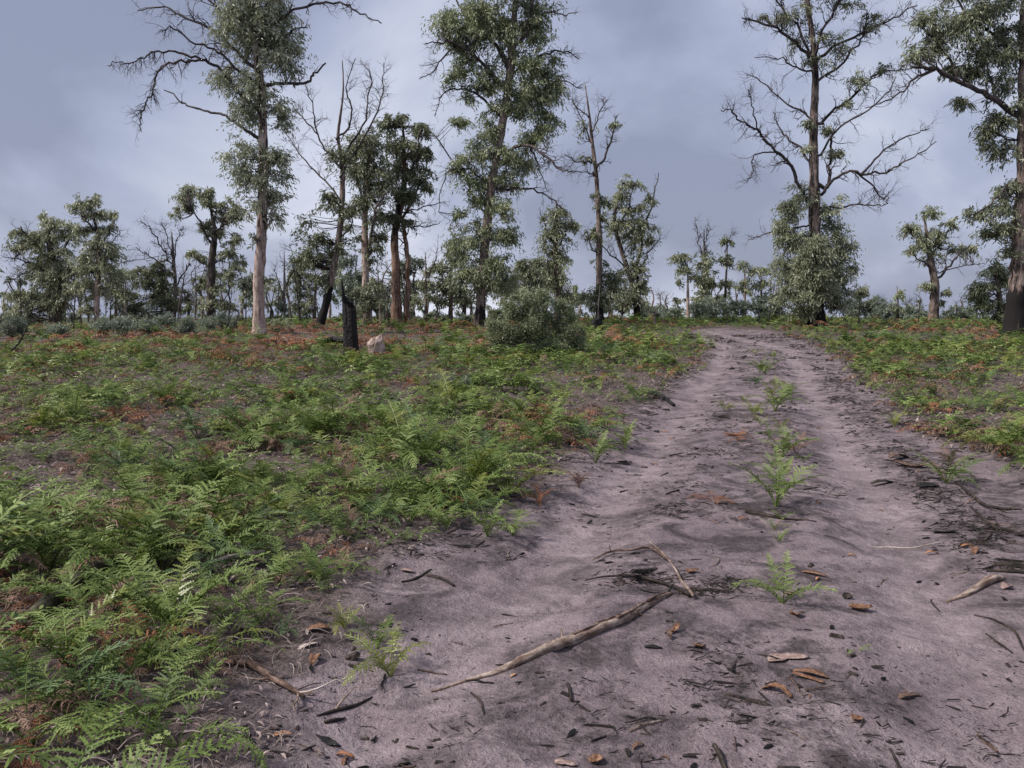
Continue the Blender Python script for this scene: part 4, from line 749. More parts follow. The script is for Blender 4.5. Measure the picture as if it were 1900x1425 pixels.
uu, vv, dp = proj(np.stack([x, y, gz(x, y)+.2], -1)); inview = (uu > -60) & (uu < 1960) & (vv < 1800)
score = np.where(inview, size/dp, 0); order = np.argsort(-score); chosen = np.zeros(len(C), bool); chosen[order[:256]] = True
print('ferns', len(C), 'individual until', y[chosen].max())
LM = [(150, 1120, 'beside the mossy dark log'), (300, 1255, 'around the dark log stub at the lower left'), (445, 1080, 'around the bleached white stick'), (120, 1380, 'in the bottom left corner of the photo'),
      (480, 1250, 'above the red-brown peeling stick'), (340, 1400, 'at the bottom edge beside the bare sand'), (60, 950, 'at the left photo edge above the mossy log'), (330, 900, 'on the slope above the bleached white stick'),
      (600, 1130, 'on the sand edge above the yellow-green seedling'), (620, 950, 'in the middle of the left bed'), (830, 920, 'behind the dull fern tuft at the left margin'), (980, 870, 'at the lower corner of the left bed'), (1080, 780, 'along the left bed edge halfway up the track'),
      (120, 780, 'far up the left photo edge'), (450, 760, 'far up the left bed below the charred stump'), (800, 760, 'far up the left bed below the round bush'), (1200, 690, 'by the dark wood shard at the track edge'),
      (1870, 840, 'in the right bed nearest the photo edge'), (1760, 780, 'in the right bed behind the bushy fern tuft'), (1650, 700, 'far up the right bed'), (1880, 740, 'in the right bed at the photo edge, farther back'), (200, 1010, 'behind the mossy dark log')]
sz_q = np.quantile(size[chosen], [.33, .66])
for i in np.where(chosen)[0]:
    st = 'rust-brown dead' if dead[i] else ('yellowing' if yel[i] else ('bluish green' if cool[i] else 'green'))
    big = 'small' if size[i] < sz_q[0] else ('large' if size[i] > sz_q[1] else 'middling')
    where = min(LM, key=lambda q: (q[0]-uu[i])**2+(1.4*(q[1]-vv[i]))**2)[2]
    mt = ('fern_dead' if rp.random() < .7 else 'fern_rust') if dead[i] else ('fern_yellow' if yel[i] else ('fern_blue' if cool[i] else 'fern'))
    fern_obj(x[i], y[i], size[i], f'{big} {st} bracken fern {where}', f'{st} ferns {where}', mt, rp, dead=bool(dead[i]), tilt=(.0, .45))
def bed(sel, tmpl, tmpld, nf, name, label):
    Vs, Qs, Ts, As, mq, mt_ = [], [], [], [], [], []; off = 0
    mats = [M['fern'], M['fern_yellow'], M['fern_dead'], M['fern_rust'], M['fern_blue']]
    cnt = np.where(sel)[0]; rec = []
    for i in cnt:
        for q in range(nf): rec.append((i, q))
    rec = np.array(rec); a0 = rp.uniform(0, 6.28, len(C)); n = len(rec); I = rec[:, 0]
    az = a0[I]+rec[:, 1]*2.4+rp.normal(0, .4, n); tl = rp.uniform(.0, .5, n); sc = size[I]*rp.uniform(.7, 1.15, n); Z = gz(x[I], y[I])-.01
    var = rp.integers(0, 100, n); mat_i = np.where(dead[I], np.where(rp.random(n) < np.where(y[I] > 15, .35, .65), 2, 3), np.where(yel[I], 1, np.where(cool[I], 4, np.where(rp.random(n) < .06, rp.choice([1, 1, 2], n), 0))))
    ptint = np.clip(rp.normal(.0, .13, len(C))[I]+rp.normal(0, .16, n), -.35, .45)
    for isd, pool in ((False, tmpl), (True, tmpld)):
        for k, (V, Q, T, A) in enumerate(pool):
            s = np.where((dead[I] == isd) & (var % len(pool) == k))[0]
            if not len(s): continue
            ct, stt = np.cos(tl[s])[:, None], np.sin(tl[s])[:, None]; vx = V[None, :, 0]*ct+V[None, :, 2]*stt; vz = -V[None, :, 0]*stt+V[None, :, 2]*ct; vy = np.repeat(V[None, :, 1], len(s), 0)
            ca, sa = np.cos(az[s])[:, None], np.sin(az[s])[:, None]; g = sc[s][:, None]
            X = (vx*ca-vy*sa)*g+x[I[s]][:, None]; Yy = (vx*sa+vy*ca)*g+y[I[s]][:, None]; Zz = vz*g+Z[s][:, None]
            m = len(V); o = off+np.arange(len(s))*m
            Vs.append(np.stack([X, Yy, Zz], -1).reshape(-1, 3)); Qs.append((Q[None]+o[:, None, None]).reshape(-1, 4)); Ts.append((T[None]+o[:, None, None]).reshape(-1, 3))
            As.append(np.clip(A[None]+ptint[s][:, None], 0, 1).ravel()); mq.append(np.repeat(mat_i[s], len(Q))); mt_.append(np.repeat(mat_i[s], len(T))); off += m*len(s)
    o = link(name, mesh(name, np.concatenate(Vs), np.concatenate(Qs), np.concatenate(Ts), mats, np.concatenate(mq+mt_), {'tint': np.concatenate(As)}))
    tag(o, label, 'bracken', None, 'stuff'); print(name, len(cnt), sum(len(q) for q in Qs)*2+sum(len(t) for t in Ts))
def bed_all():
    S_ = [((~chosen) & (y < 9.5), MID, MIDD, 6), ((~chosen) & (y >= 9.5) & (y < 24), LOW, LOWD, 5), ((~chosen) & (y >= 24), FAR, FARD, 5)]
    bed(S_[0][0], *S_[0][1:], 'bracken', 'green bracken mass covering the slope behind the nearest ferns')
    bed(S_[1][0], *S_[1][1:], 'bracken_slope', 'green and rust bracken mass on the upper slope below the crest')
    bed(S_[2][0], *S_[2][1:], 'distant_bracken', 'rust-flecked bracken mass along the crest under the trees')
bed_all()

# ------------------------------------------------------------------ seedlings growing on the track
rs = rng_(91)
def seedling(u, v, hpx, label, mat='fern_yellow', nf=4, dead=False, tilt=(-.15, .15)):
    g = Gp(u, v); s = hpx*g[1]/F*1.32; fern_obj(g[0], g[1], s, label, 'fern seedlings growing on the track', mat, rs, nf+3, dead, tilt=tilt)
seedling(1452, 1118, 82, 'lone bright green fern seedling right of the thick curved stick', 'fern', 6, tilt=(-.1, .35))
seedling(1440, 940, 90, 'upright fern seedling on the centre strip of the track', 'fern', 5)
seedling(1440, 900, 60, 'second upright fern seedling on the centre strip, just behind the first', 'fern', 4)
seedling(1452, 850, 62, 'green fern seedling with yellow tips halfway up the centre strip', 'fern', 7, tilt=(0, .4))
seedling(1478, 845, 48, 'straw-yellow fern seedling touching the green one halfway up the track', 'fern_dead', 3)
seedling(1492, 860, 22, 'tiny single fern sprig on the right of the centre strip', 'fern', 2)
seedling(1438, 765, 58, 'tall thin fern sprout on the centre strip near the top', 'fern', 4)
seedling(1400, 770, 36, 'yellowish fern tuft beside the tall thin sprout', 'fern_yellow', 6, tilt=(0, .4))
seedling(1345, 765, 30, 'small yellow fern tuft in the left wheel track', 'fern_yellow', 4)
seedling(1420, 695, 48, 'dark green fern tuft at the far end of the centre strip', 'fern', 6, tilt=(0, .4))
seedling(1466, 735, 34, 'dull green sprout right of the tall thin sprout', 'fern', 3)
seedling(1402, 712, 26, 'blue-green sprout left of the far dark tuft', 'fern_blue', 4)
seedling(1370, 820, 34, 'rust-brown dead fern tuft in the left wheel track', 'fern_rust', 5, True)
seedling(1325, 930, 44, 'orange-brown withered fern left of the centre strip', 'fern_rust', 5, False, (.3, .9))
seedling(1332, 968, 24, 'small orange withered leaf tuft below the withered fern', 'fern_rust', 3, False, (.3, .9))
seedling(1755, 898, 70, 'bushy bright fern tuft on the right margin of the sand', 'fern', 8, tilt=(-.1, .35))
seedling(1765, 868, 44, 'straw-coloured leaf behind the bushy fern tuft on the right margin', 'fern_dead', 2)
seedling(1660, 795, 36, 'yellow fern sprig at the foot of the right bracken bed', 'fern_yellow', 4)
seedling(725, 1238, 100, 'yellow-green fern seedling in bare sand left of the thick curved stick', 'fern_yellow', 5, tilt=(-.1, .25))
seedling(700, 1195, 70, 'pale fern seedling just behind the yellow-green one', 'fern', 4)
seedling(905, 1000, 78, 'green fern tuft on the sand at the left margin, lower one', 'fern', 5)
seedling(952, 995, 66, 'dark green fern tuft at the left margin, right of its twin', 'fern', 5)
seedling(830, 995, 62, 'dull fern tuft at the left margin, left of the twin tufts', 'fern', 5)
seedling(1160, 832, 50, 'fern tuft standing apart at the left margin under the bed', 'fern', 5)
seedling(1105, 860, 62, 'green fern tuft where the left bed meets the sand', 'fern', 6)
seedling(1075, 905, 46, 'straw-yellow withered fern at the left bed\'s lower corner', 'fern_dead', 4)
seedling(1000, 935, 50, 'rust fern tuft at the left bed\'s lower corner', 'fern_rust', 4, True)
seedling(640, 1172, 60, 'yellow-tipped fern by the sand edge below the left bed', 'fern_yellow', 5)
seedling(1590, 1215, 30, 'tiny olive seedling among bark scraps at the lower right', 'fern', 4, tilt=(.3, .9))
seedling(1860, 850, 90, 'long yellow-green fern leaning out of the right bed onto the sand', 'fern_yellow', 4, tilt=(.1, .6))

for (u, v, h_) in ((1446, 1010, 26), (1436, 985, 30), (1450, 965, 26), (1432, 870, 34), (1460, 880, 28), (1428, 815, 30), (1448, 800, 28), (1412, 790, 24), (1440, 725, 28), (1425, 735, 24), (1410, 690, 26), (1436, 668, 22), (1400, 660, 20), (1470, 820, 22), (1380, 745, 20)):
    seedling(u, v, h_, 'little fern seedling in the broken line up the centre strip', 'fern' if h_ % 4 else 'fern_yellow', 3)
# the big ferns that fill the lower left corner
rc = rng_(313)
for (u, v, s_, lab, mt) in ((330, 1425, .38, 'large bright fern fanning over the sand at the bottom edge', 'fern'), (285, 1385, .42, 'largest dark green fern of the lower left clump, beside the sand', 'fern'), (230, 1300, .36, 'light green fern behind the largest one of the lower left clump', 'fern'), (385, 1240, .36, 'fern overhanging the red-brown peeling stick', 'fern'),
                            (60, 1420, .38, 'feathery fern in the very bottom left corner', 'fern'), (130, 1360, .36, 'feathery fern right of the bottom left corner', 'fern'), (40, 1320, .40, 'fern at the left photo edge below the mossy log', 'fern'), (300, 1215, .34, 'broad low fern below the bleached white stick', 'fern'), (420, 1170, .36, 'broad fern above the peeling stick by the sand', 'fern'),
                            (190, 1065, .40, 'striking lemon-yellow fern rising behind the mossy log', 'fern_yellow'), (430, 1005, .36, 'yellow-green fern above the bleached white stick', 'fern_yellow'), (260, 1150, .36, 'spreading fern right of the mossy log', 'fern'), (520, 1090, .34, 'fern clump at the sand edge right of the bleached white stick', 'fern')):
    g = Gp(u, v); fern_obj(g[0], g[1], s_, lab, 'big ferns of the lower left', mt, rc, 7, tilt=(.0, .5))
# ------------------------------------------------------------------ sticks lying on the sand
o, S, R = log('fallen_branch', 'thick curved grey-brown stick lying across the sand in the foreground', [(800, 1256), (870, 1246), (930, 1238), (1000, 1214), (1080, 1192), (1150, 1160), (1200, 1130), (1246, 1104)], [.005, .008, .012, .021, .024, .023, .026, .019, .010], 'wood_grey', 'stick', 21, 12, .0, None, .12, n=60, rough=.16)
twig_on(o, S, .52, .10, .9, .008, 'wood_grey', 31, .12); twig_on(o, S, .78, .07, -.8, .008, 'wood_red', 32, .1); twig_on(o, S, .97, .12, .3, .007, 'wood_dark', 33, .0)
mb = MB(); rr = rng_(9)
for i in range(5):
    f0 = .55+.08*i; i0 = int(f0*59); seg = S[i0:i0+7]+np.array([rr.normal(0, .006), rr.normal(0, .006), .024]); V, Q, T = tube(seg, np.linspace(.010, .004, len(seg)), 4, True); mb.add(V, Q, T, .1)
mb.V = [(v-np.array(o.location))@np.array(o.rotation_euler.to_matrix()) for v in mb.V]; link('bark_strip', mb.build('bark_strip', M['wood_red']), o)['kind'] = 'stuff'
o, S, R = log('fallen_branch', 'red-brown peeling stick poking out of the lower left ferns onto the sand', [(415, 1248), (470, 1258), (520, 1280), (565, 1300)], [.012, .017, .013, .006], 'wood_red', 'stick', 22, 8, .012, n=24, rough=.2)
twig_on(o, S, .95, .16, .5, .006, 'wood_pale', 1, .05); twig_on(o, S, .6, .2, -2.4, .006, 'wood_grey', 2, -.02); twig_on(o, S, .95, .14, -.9, .006, 'wood_grey', 3, 0)
o, S, R = log('fallen_branch', 'thin forked dark stick on the sand below the yellow-green seedling', [(588, 1320), (630, 1298), (660, 1284), (690, 1268)], [.005, .009, .007, .004], 'wood_dark', 'stick', 23, 7, n=20)
twig_on(o, S, .3, .14, .25, .007, 'wood_grey', 4, 0)
log('fallen_branch', 'short stub of dark stick lying just below the thin forked one', [(602, 1330), (622, 1320), (640, 1308)], [.007, .009, .004], 'wood_dark', 'stick', 24, 7)
o, S, R = log('fallen_branch', 'greyish forked twig bent at its end above the thick curved stick', [(1205, 1015), (1235, 1040), (1255, 1068), (1270, 1092), (1286, 1116)], [.004, .006, .007, .008, .009], 'wood_grey', 'stick', 25, 6, .02, n=24)
o, S, R = log('fallen_branch', 'thin brown twig with small upright fork left of the greyish forked twig', [(1098, 1042), (1132, 1028), (1170, 1030), (1205, 1026), (1240, 1046)], [.004, .007, .008, .009, .007], 'wood_red', 'stick', 26, 6, .02, n=24)
twig_on(o, S, .27, .10, 1.3, .005, 'wood_dark', 5, .15)
o, S, R = log('fallen_branch', 'long dark twig under the greyish forked twig', [(1085, 1080), (1140, 1074), (1200, 1078), (1240, 1086), (1280, 1112)], [.004, .007, .010, .010, .012], 'wood_dark', 'stick', 27, 6, .012, n=24)
twig_on(o, S, .55, .14, .4, .006, 'wood_dark', 6, .1)
log('fallen_log', 'mossy dark log half hidden under the left ferns', [(40, 1205), (95, 1160), (150, 1120), (210, 1088), (270, 1058), (330, 1040)], [.03, .04, .045, .045, .04, .03], 'moss_log', 'log', 28, 10, .03, n=36)
log('fallen_log', 'dark log stub lying between the ferns of the lower left', [(225, 1262), (270, 1258), (320, 1250), (370, 1235)], [.012, .022, .025, .015], 'wood_dark', 'log', 29, 9, .02, burn=.2)
log('fallen_branch', 'bleached white stick lying among the ferns above the lower left clump', [(395, 1090), (430, 1078), (465, 1068), (492, 1062)], [.006, .014, .016, .008], 'wood_pale', 'stick', 30, 7, .05)
log('fallen_branch', 'straight dark stick lying across the centre strip of the track', [(1385, 952), (1420, 960), (1460, 966), (1515, 974)], [.022, .018, .011, .005], 'wood_dark', 'stick', 31, 7)
log('fallen_branch', 'very thin pale straw across the right wheel track', [(1600, 998), (1650, 1000), (1700, 1004), (1745, 1000)], [.003, .005, .004, .003], 'wood_pale', 'stick', 32, 5)
o, S, R = log('fallen_branch', 'forked dark branch on the right margin below the bushy fern tuft', [(1775, 900), (1805, 925), (1840, 945), (1895, 950)], [.010, .014, .014, .008], 'wood_dark', 'stick', 33, 7, .02, n=22)
twig_on(o, S, .4, .4, -.6, .009, 'wood_red', 7, 0); twig_on(o, S, .7, .3, .6, .007, 'wood_dark', 8, .05)
o, S, R = log('fallen_branch', 'second dark branch on the right margin, lower and closer to the frame edge', [(1800, 945), (1835, 975), (1870, 990), (1910, 1000)], [.008, .013, .014, .010], 'wood_dark', 'stick', 34, 7, .02, n=22)
twig_on(o, S, .5, .3, -.5, .008, 'wood_dark', 9, .0); twig_on(o, S, .3, .2, .9, .007, 'wood_red', 10, .1)
log('fallen_branch', 'tapered grey wood sliver at the right margin of the track', [(1757, 1104), (1800, 1096), (1840, 1084), (1862, 1080)], [.005, .018, .026, .012], 'wood_grey', 'stick', 35, 8)
log('fallen_branch', 'dark stick stub running out of the right frame edge', [(1845, 1052), (1880, 1056), (1930, 1060)], [.012, .02, .02], 'wood_dark', 'stick', 36, 7)
log('fallen_branch', 'slightly shorter dark stick stub parallel below the one at the right frame edge', [(1830, 1062), (1870, 1068), (1930, 1074)], [.008, .014, .014], 'wood_dark', 'stick', 37, 7)
log('fallen_branch', 'thin bowed dark twig near the right frame edge', [(1808, 1132), (1850, 1148), (1885, 1172), (1903, 1200)], [.004, .006, .006, .004], 'wood_dark', 'stick', 38, 6)
log('fallen_branch', 'short thin dark twig under the bowed one near the right frame edge', [(1830, 1165), (1855, 1180), (1880, 1196)], [.004, .007, .004], 'wood_dark', 'stick', 39, 6)
log('fallen_branch', 'dark rotting wood shard where the left bed meets the track', [(1190, 735), (1220, 742), (1250, 752)], [.02, .06, .03], 'char', 'stick', 40, 8)
log('fallen_branch', 'brown curved stick lying at the left margin of the sand', [(745, 1078), (770, 1072), (800, 1058)], [.006, .010, .005], 'wood_dark', 'stick', 41, 6)
log('fallen_branch', 'flat dark stick right of the brown curved one at the left margin', [(792, 1066), (815, 1072), (842, 1086)], [.010, .012, .008], 'wood_dark', 'stick', 42, 6)
log('fallen_branch', 'thin wavy twig standing out on pale sand below the thick curved stick', [(874, 1268), (890, 1290), (899, 1322)], [.005, .006, .004], 'wood_dark', 'stick', 43, 6)
log('fallen_branch', 'short dark peg on the sand below the thick curved stick', [(1053, 1272), (1057, 1285), (1060, 1302)], [.005, .008, .007], 'wood_dark', 'stick', 44, 6)
log('fallen_branch', 'bent black twig at the bottom edge right of centre', [(1325, 1390), (1335, 1405), (1350, 1432)], [.008, .010, .007], 'wood_dark', 'stick', 45, 6, .01)
log('fallen_branch', 'thin black twig at the bottom edge under the bark scraps', [(1652, 1385), (1662, 1405), (1674, 1428)], [.004, .006, .005], 'wood_dark', 'stick', 46, 6)
log('fallen_branch', 'brown twig pair member in the lower right corner', [(1815, 1340), (1835, 1355), (1852, 1372)], [.005, .007, .005], 'wood_red', 'stick', 47, 6)

# ------------------------------------------------------------------ bark scraps, dead leaves and charcoal
rl = rng_(55)
def flake_mesh(name, L, Wd, curl, mat, rng, th=.004, n=7):
    curl = curl*.55*(-1 if rng.random() < .6 else 1)
    s = np.linspace(0, 1, n); w = Wd*np.interp(s, [0, .12, .3, .8, 1], [rng.uniform(.2, .6), .8, 1, rng.uniform(.6, .95), rng.uniform(.15, .5)])*(1+rng.normal(0, .16, n)); k = 5; c = np.linspace(-1, 1, k)
    X = (s-.5)*L; V = []
    bend = curl*L*((s-.5)**2)*1.1; side = rng.normal(0, .10)*L*np.sin(np.pi*s)
    for z0 in (th, 0):
        V.append(np.stack([np.repeat(X[:, None], k, 1)+rng.normal(0, .022*L, (n, k)), side[:, None]+c[None]*w[:, None]*.5, (bend[:, None]+np.abs(curl)*.5*w[:, None]*c[None]**2)+z0+.003], -1).reshape(-1, 3))
    V = np.concatenate(V); V[:, 2] -= V[:, 2].min()-.001; i = np.arange(n-1)[:, None]*k; j = np.arange(k-1)[None]; A = np.stack([i+j, i+j+1, i+k+j+1, i+k+j], -1).reshape(-1, 4); o = n*k
    b = list(range(k))+[k*q+k-1 for q in range(1, n)]+[k*(n-1)+q for q in range(k-2, -1, -1)]+[k*q for q in range(n-2, 0, -1)]
    E = [[b[q], b[q]+o, b[(q+1) % len(b)]+o, b[(q+1) % len(b)]] for q in range(len(b))]
    return mesh(name, V, np.concatenate([A, A[:, ::-1]+o, E]), None, [M[mat]], attrs={'burn': np.full(len(V), .12), 'tint': rng.uniform(.2, .9, len(V))}, smooth=True)
def char_mesh(name, mat, rng, el=2.2):
    V = np.array([[sx, sy, sz] for sz in (0, .5, 1) for sx, sy in ((-1, -.6), (0, -1), (1, -.7), (1.05, .5), (.1, 1), (-1, .6))], float)
    V[12:, :2] *= .62; V[:6, :2] *= .85; V += rng.normal(0, .14, V.shape); V = V*np.array([.5*el, .5, .42]); Q = []
    for l in (0, 6): Q += [[l+j, l+(j+1) % 6, l+6+(j+1) % 6, l+6+j] for j in range(6)]
    Q += [[12, 13, 14, 15], [12, 15, 16, 17], [3, 2, 1, 0], [5, 4, 3, 0]]
    return mesh(name, V, Q, None, [M[mat]], attrs={'burn': np.full(len(V), .2)})
def twig_mesh(name, mat, rng, L=1.0, r=.03):
    P = np.stack([np.linspace(-.5, .5, 7)*L, np.cumsum(rng.normal(0, .04, 7))*L, np.full(7, r)+np.abs(rng.normal(0, .01, 7))], -1); V, Q, T = tube(P, np.linspace(r, r*.5, 7)*(1+rng.normal(0, .1, 7)), 5, True)
    return mesh(name, V, Q, T, [M[mat]], attrs={'burn': np.full(len(V), .2)}, smooth=True)
def put(me, name, u, v, ang, scale, label, cat, group=None, tilt=0.0, xy=None):
    g = Gp(u, v) if xy is None else xy; o = link(name, me, loc=(g[0], g[1], float(gz(g[0], g[1]))+.002), rot=(rl.normal(0, .08), tilt+rl.normal(0, .06), ang), scale=scale); tag(o, label, cat, group); return o
def flake(u, v, lpx, wpx, ang, mat, label, name='bark_scrap', cat='bark', curl=.5, tilt=0):
    g = Gp(u, v); k = g[1]/F; put(flake_mesh(name, lpx*k, wpx*k*1.3, curl, mat, rl), name, u, v, ang, 1.0, label, cat, None, tilt)
flake(1462, 1222, 80, 30, .1, 'bark_pink', 'large flat pinkish bark sheet on the sand at the lower right', curl=.15)
flake(1505, 1252, 64, 14, -.5, 'bark_rust', 'orange splintered bark strip just below the pinkish bark sheet')
flake(1500, 1262, 60, 9, -.7, 'bark_rust', 'narrow orange splinter touching the orange bark strip')
flake(1440, 1280, 60, 14, -.8, 'bark_rust', 'crumpled brown bark strip left of the orange splinters', curl=.9)
flake(1432, 1268, 30, 12, .6, 'wood_dark', 'dark curled bark bit left of the crumpled brown strip', curl=.9)
flake(1597, 1128, 44, 18, .05, 'bark_rust', 'bright orange curled bark chip right of the lone seedling', curl=.9)
flake(1570, 1105, 30, 14, 1.2, 'wood_dark', 'dark bark cup above the bright orange chip', curl=1.0)
flake(1475, 1148, 32, 16, 1.5, 'bark_rust', 'tan bark sliver standing below the lone seedling', curl=.8, tilt=.5)
flake(1303, 1208, 30, 14, 1.3, 'bark_rust', 'brown bark peg right of the thick curved stick', curl=.8, tilt=.3)
flake(1250, 1178, 36, 10, .8, 'bark_rust', 'curly red bark shred by the right end of the thick curved stick', curl=1.4)
flake(1240, 1188, 26, 8, 1.8, 'wood_red', 'second smaller red bark shred by the thick curved stick', curl=1.4)
flake(1212, 1207, 34, 12, -.1, 'char', 'flat black chip below the right half of the thick curved stick', curl=.1)
flake(1050, 1416, 44, 14, -.3, 'bark_pink', 'pale pink bark chip at the bottom edge', curl=.3)
flake(1105, 1412, 30, 20, .9, 'bark_rust', 'brown curled leaf right of the pale chip at the bottom edge', curl=.9)
flake(1590, 1338, 26, 16, .4, 'bark_rust', 'brown leaf scrap near the bottom, lower right', curl=.7)
flake(1688, 1276, 50, 12, .1, 'wood_red', 'crumbly red-brown strip at the lower right', curl=.6)
flake(592, 1182, 40, 20, .3, 'bark_rust', 'orange-brown leaf on sand under the left seedlings', curl=.7)
flake(572, 1212, 46, 9, .8, 'wood_pale', 'pale straw splinter on sand near the peeling stick', curl=.3)
flake(580, 1235, 40, 14, 1.7, 'bark_rust', 'crumpled rusty leaf beside the pale straw splinter', curl=1.2)
flake(755, 1062, 32, 10, -.4, 'bark_pink', 'tan bark chip at the left margin of the sand', curl=.4)
flake(1805, 1022, 34, 10, 1.2, 'bark_rust', 'tan curled bark hook on the right margin', curl=1.2)
flake(1868, 1098, 22, 16, .3, 'bark_pink', 'pinkish-white shell-like bark bit beside the grey wood sliver', curl=.9)
flake(1510, 1068, 44, 10, -.7, 'bark_rust', 'rusty thin strip right beside the lone seedling', curl=.4)
flake(1285, 1064, 26, 12, .5, 'bark_rust', 'small orange chip right of the greyish forked twig', curl=.8)
flake(1365, 810, 44, 12, .2, 'bark_rust', 'rusty bark strip in the left wheel track beside the dead tuft', curl=.6)
flake(1755, 985, 44, 12, -.3, 'char', 'charred bark slab on the right margin', curl=.4)
flake(1720, 905, 50, 13, .3, 'char', 'wide charred bark slab near the bushy fern tuft', curl=.4)
flake(1690, 868, 60, 16, -.6, 'wood_red', 'red-brown bark strip left of the bushy fern tuft', curl=.7)
flake(1668, 855, 56, 14, .5, 'wood_red', 'second red-brown bark strip left of the bushy fern tuft', curl=.7)
flake(1640, 890, 50, 14, .2, 'wood_dark', 'dark bark strip at the inner side of the right margin', curl=.6)
flake(610, 1362, 18, 42, 1.0, 'char', 'smooth black oval chip on the sand at the bottom left', curl=.2)
flake(150, 1135, 26, 18, .4, 'bark_pink', 'pinkish round bark bit above the mossy log', curl=.7)
flake(45, 1262, 26, 14, .4, 'bark_rust', 'orange leaf among ferns at the left edge', 'dead_leaf', 'leaf', .8)
flake(580, 1085, 26, 20, .4, 'bark_rust', 'red-brown dead leaf at the edge of the left bed', 'dead_leaf', 'leaf', .8)

# scattered smaller scraps one can still pick apart
FL = [flake_mesh('bark_sliver', 1, w, c, m, rl, .06) for w, c, m in ((.22, .4, 'wood_dark'), (.3, .7, 'char'), (.18, .3, 'wood_red'), (.35, .5, 'wood_dark'), (.25, .9, 'bark_rust'), (.2, .5, 'char'))]
CH = [char_mesh('charcoal', 'char', rl, e) for e in (1.4, 2.2, 3.0, 1.8)]
TW = [twig_mesh('twig', m, rl, 1, r) for m, r in (('wood_dark', .035), ('wood_dark', .022), ('wood_red', .03), ('char', .04), ('wood_grey', .028))]
LV = [flake_mesh('dead_leaf', 1, w, c, 'deadleaf', rl, .02) for w, c in ((.3, .8), (.24, 1.2), (.36, .5))]
def where_txt(x_, y_):
    if y_ > 7: return 'on the far half of the track'
    if x_ > _l2(y_)+.4: return 'on the right margin of the track'
    if x_ < _l1(y_)-.35: return 'on the left margin of the track'
    if x_ < _l1(y_)+.45: return 'in the left wheel track'
    if x_ > _l2(y_)-.4: return 'in the right wheel track'
    return 'on the centre strip of the track'
def sand_points(n, rng, ymin=2.35, ymax=11, pw=1.6):
    P = []
    while len(P) < n:
        y_ = ymin+(ymax-ymin)*rng.random()**pw; x_ = rng.uniform(_le(y_), min(_re(y_), .68*y_+.4))
        if track(x_, y_) < .1: continue
        b = fbm(x_*1.7+9, y_*1.7+22, 3); cs = math.exp(-((x_-(.5*_l1(y_)+.5*_l2(y_)))/.5)**2); rm = sstep(.1, .8, x_-_l2(y_))
        lane = max(math.exp(-((x_-_l1(y_))/.35)**2), math.exp(-((x_-_l2(y_))/.3)**2))
        if rng.random() < np.clip((.15+1.5*sstep(.42, .62, b))*(.55+.5*cs+.6*rm)-.35*lane, .06, 1): P.append((x_, y_))
    return P
for (kind, pool, n, s0, s1, lab, cat) in (('bark_sliver', FL, 70, .02, .055, 'small dark bark sliver lying', 'bark'), ('charcoal', CH, 80, .007, .020, 'small black charcoal lump lying', 'charcoal'), ('twig', TW, 90, .05, .16, 'thin dark twig lying', 'twig'), ('dead_leaf', LV, 26, .035, .075, 'small curled brown dead leaf lying', 'leaf')):
    for (x_, y_) in sand_points(n, rl):
        w = where_txt(x_, y_); put(pool[rl.integers(len(pool))], kind, 0, 0, rl.uniform(0, 6.28) if rl.random() < .5 else rl.normal(0, .5), rl.uniform(s0, s1)*(1+.03*y_), f'{lab} {w}', cat, f'{kind.replace("_", " ")}s {w}', xy=(x_, y_))

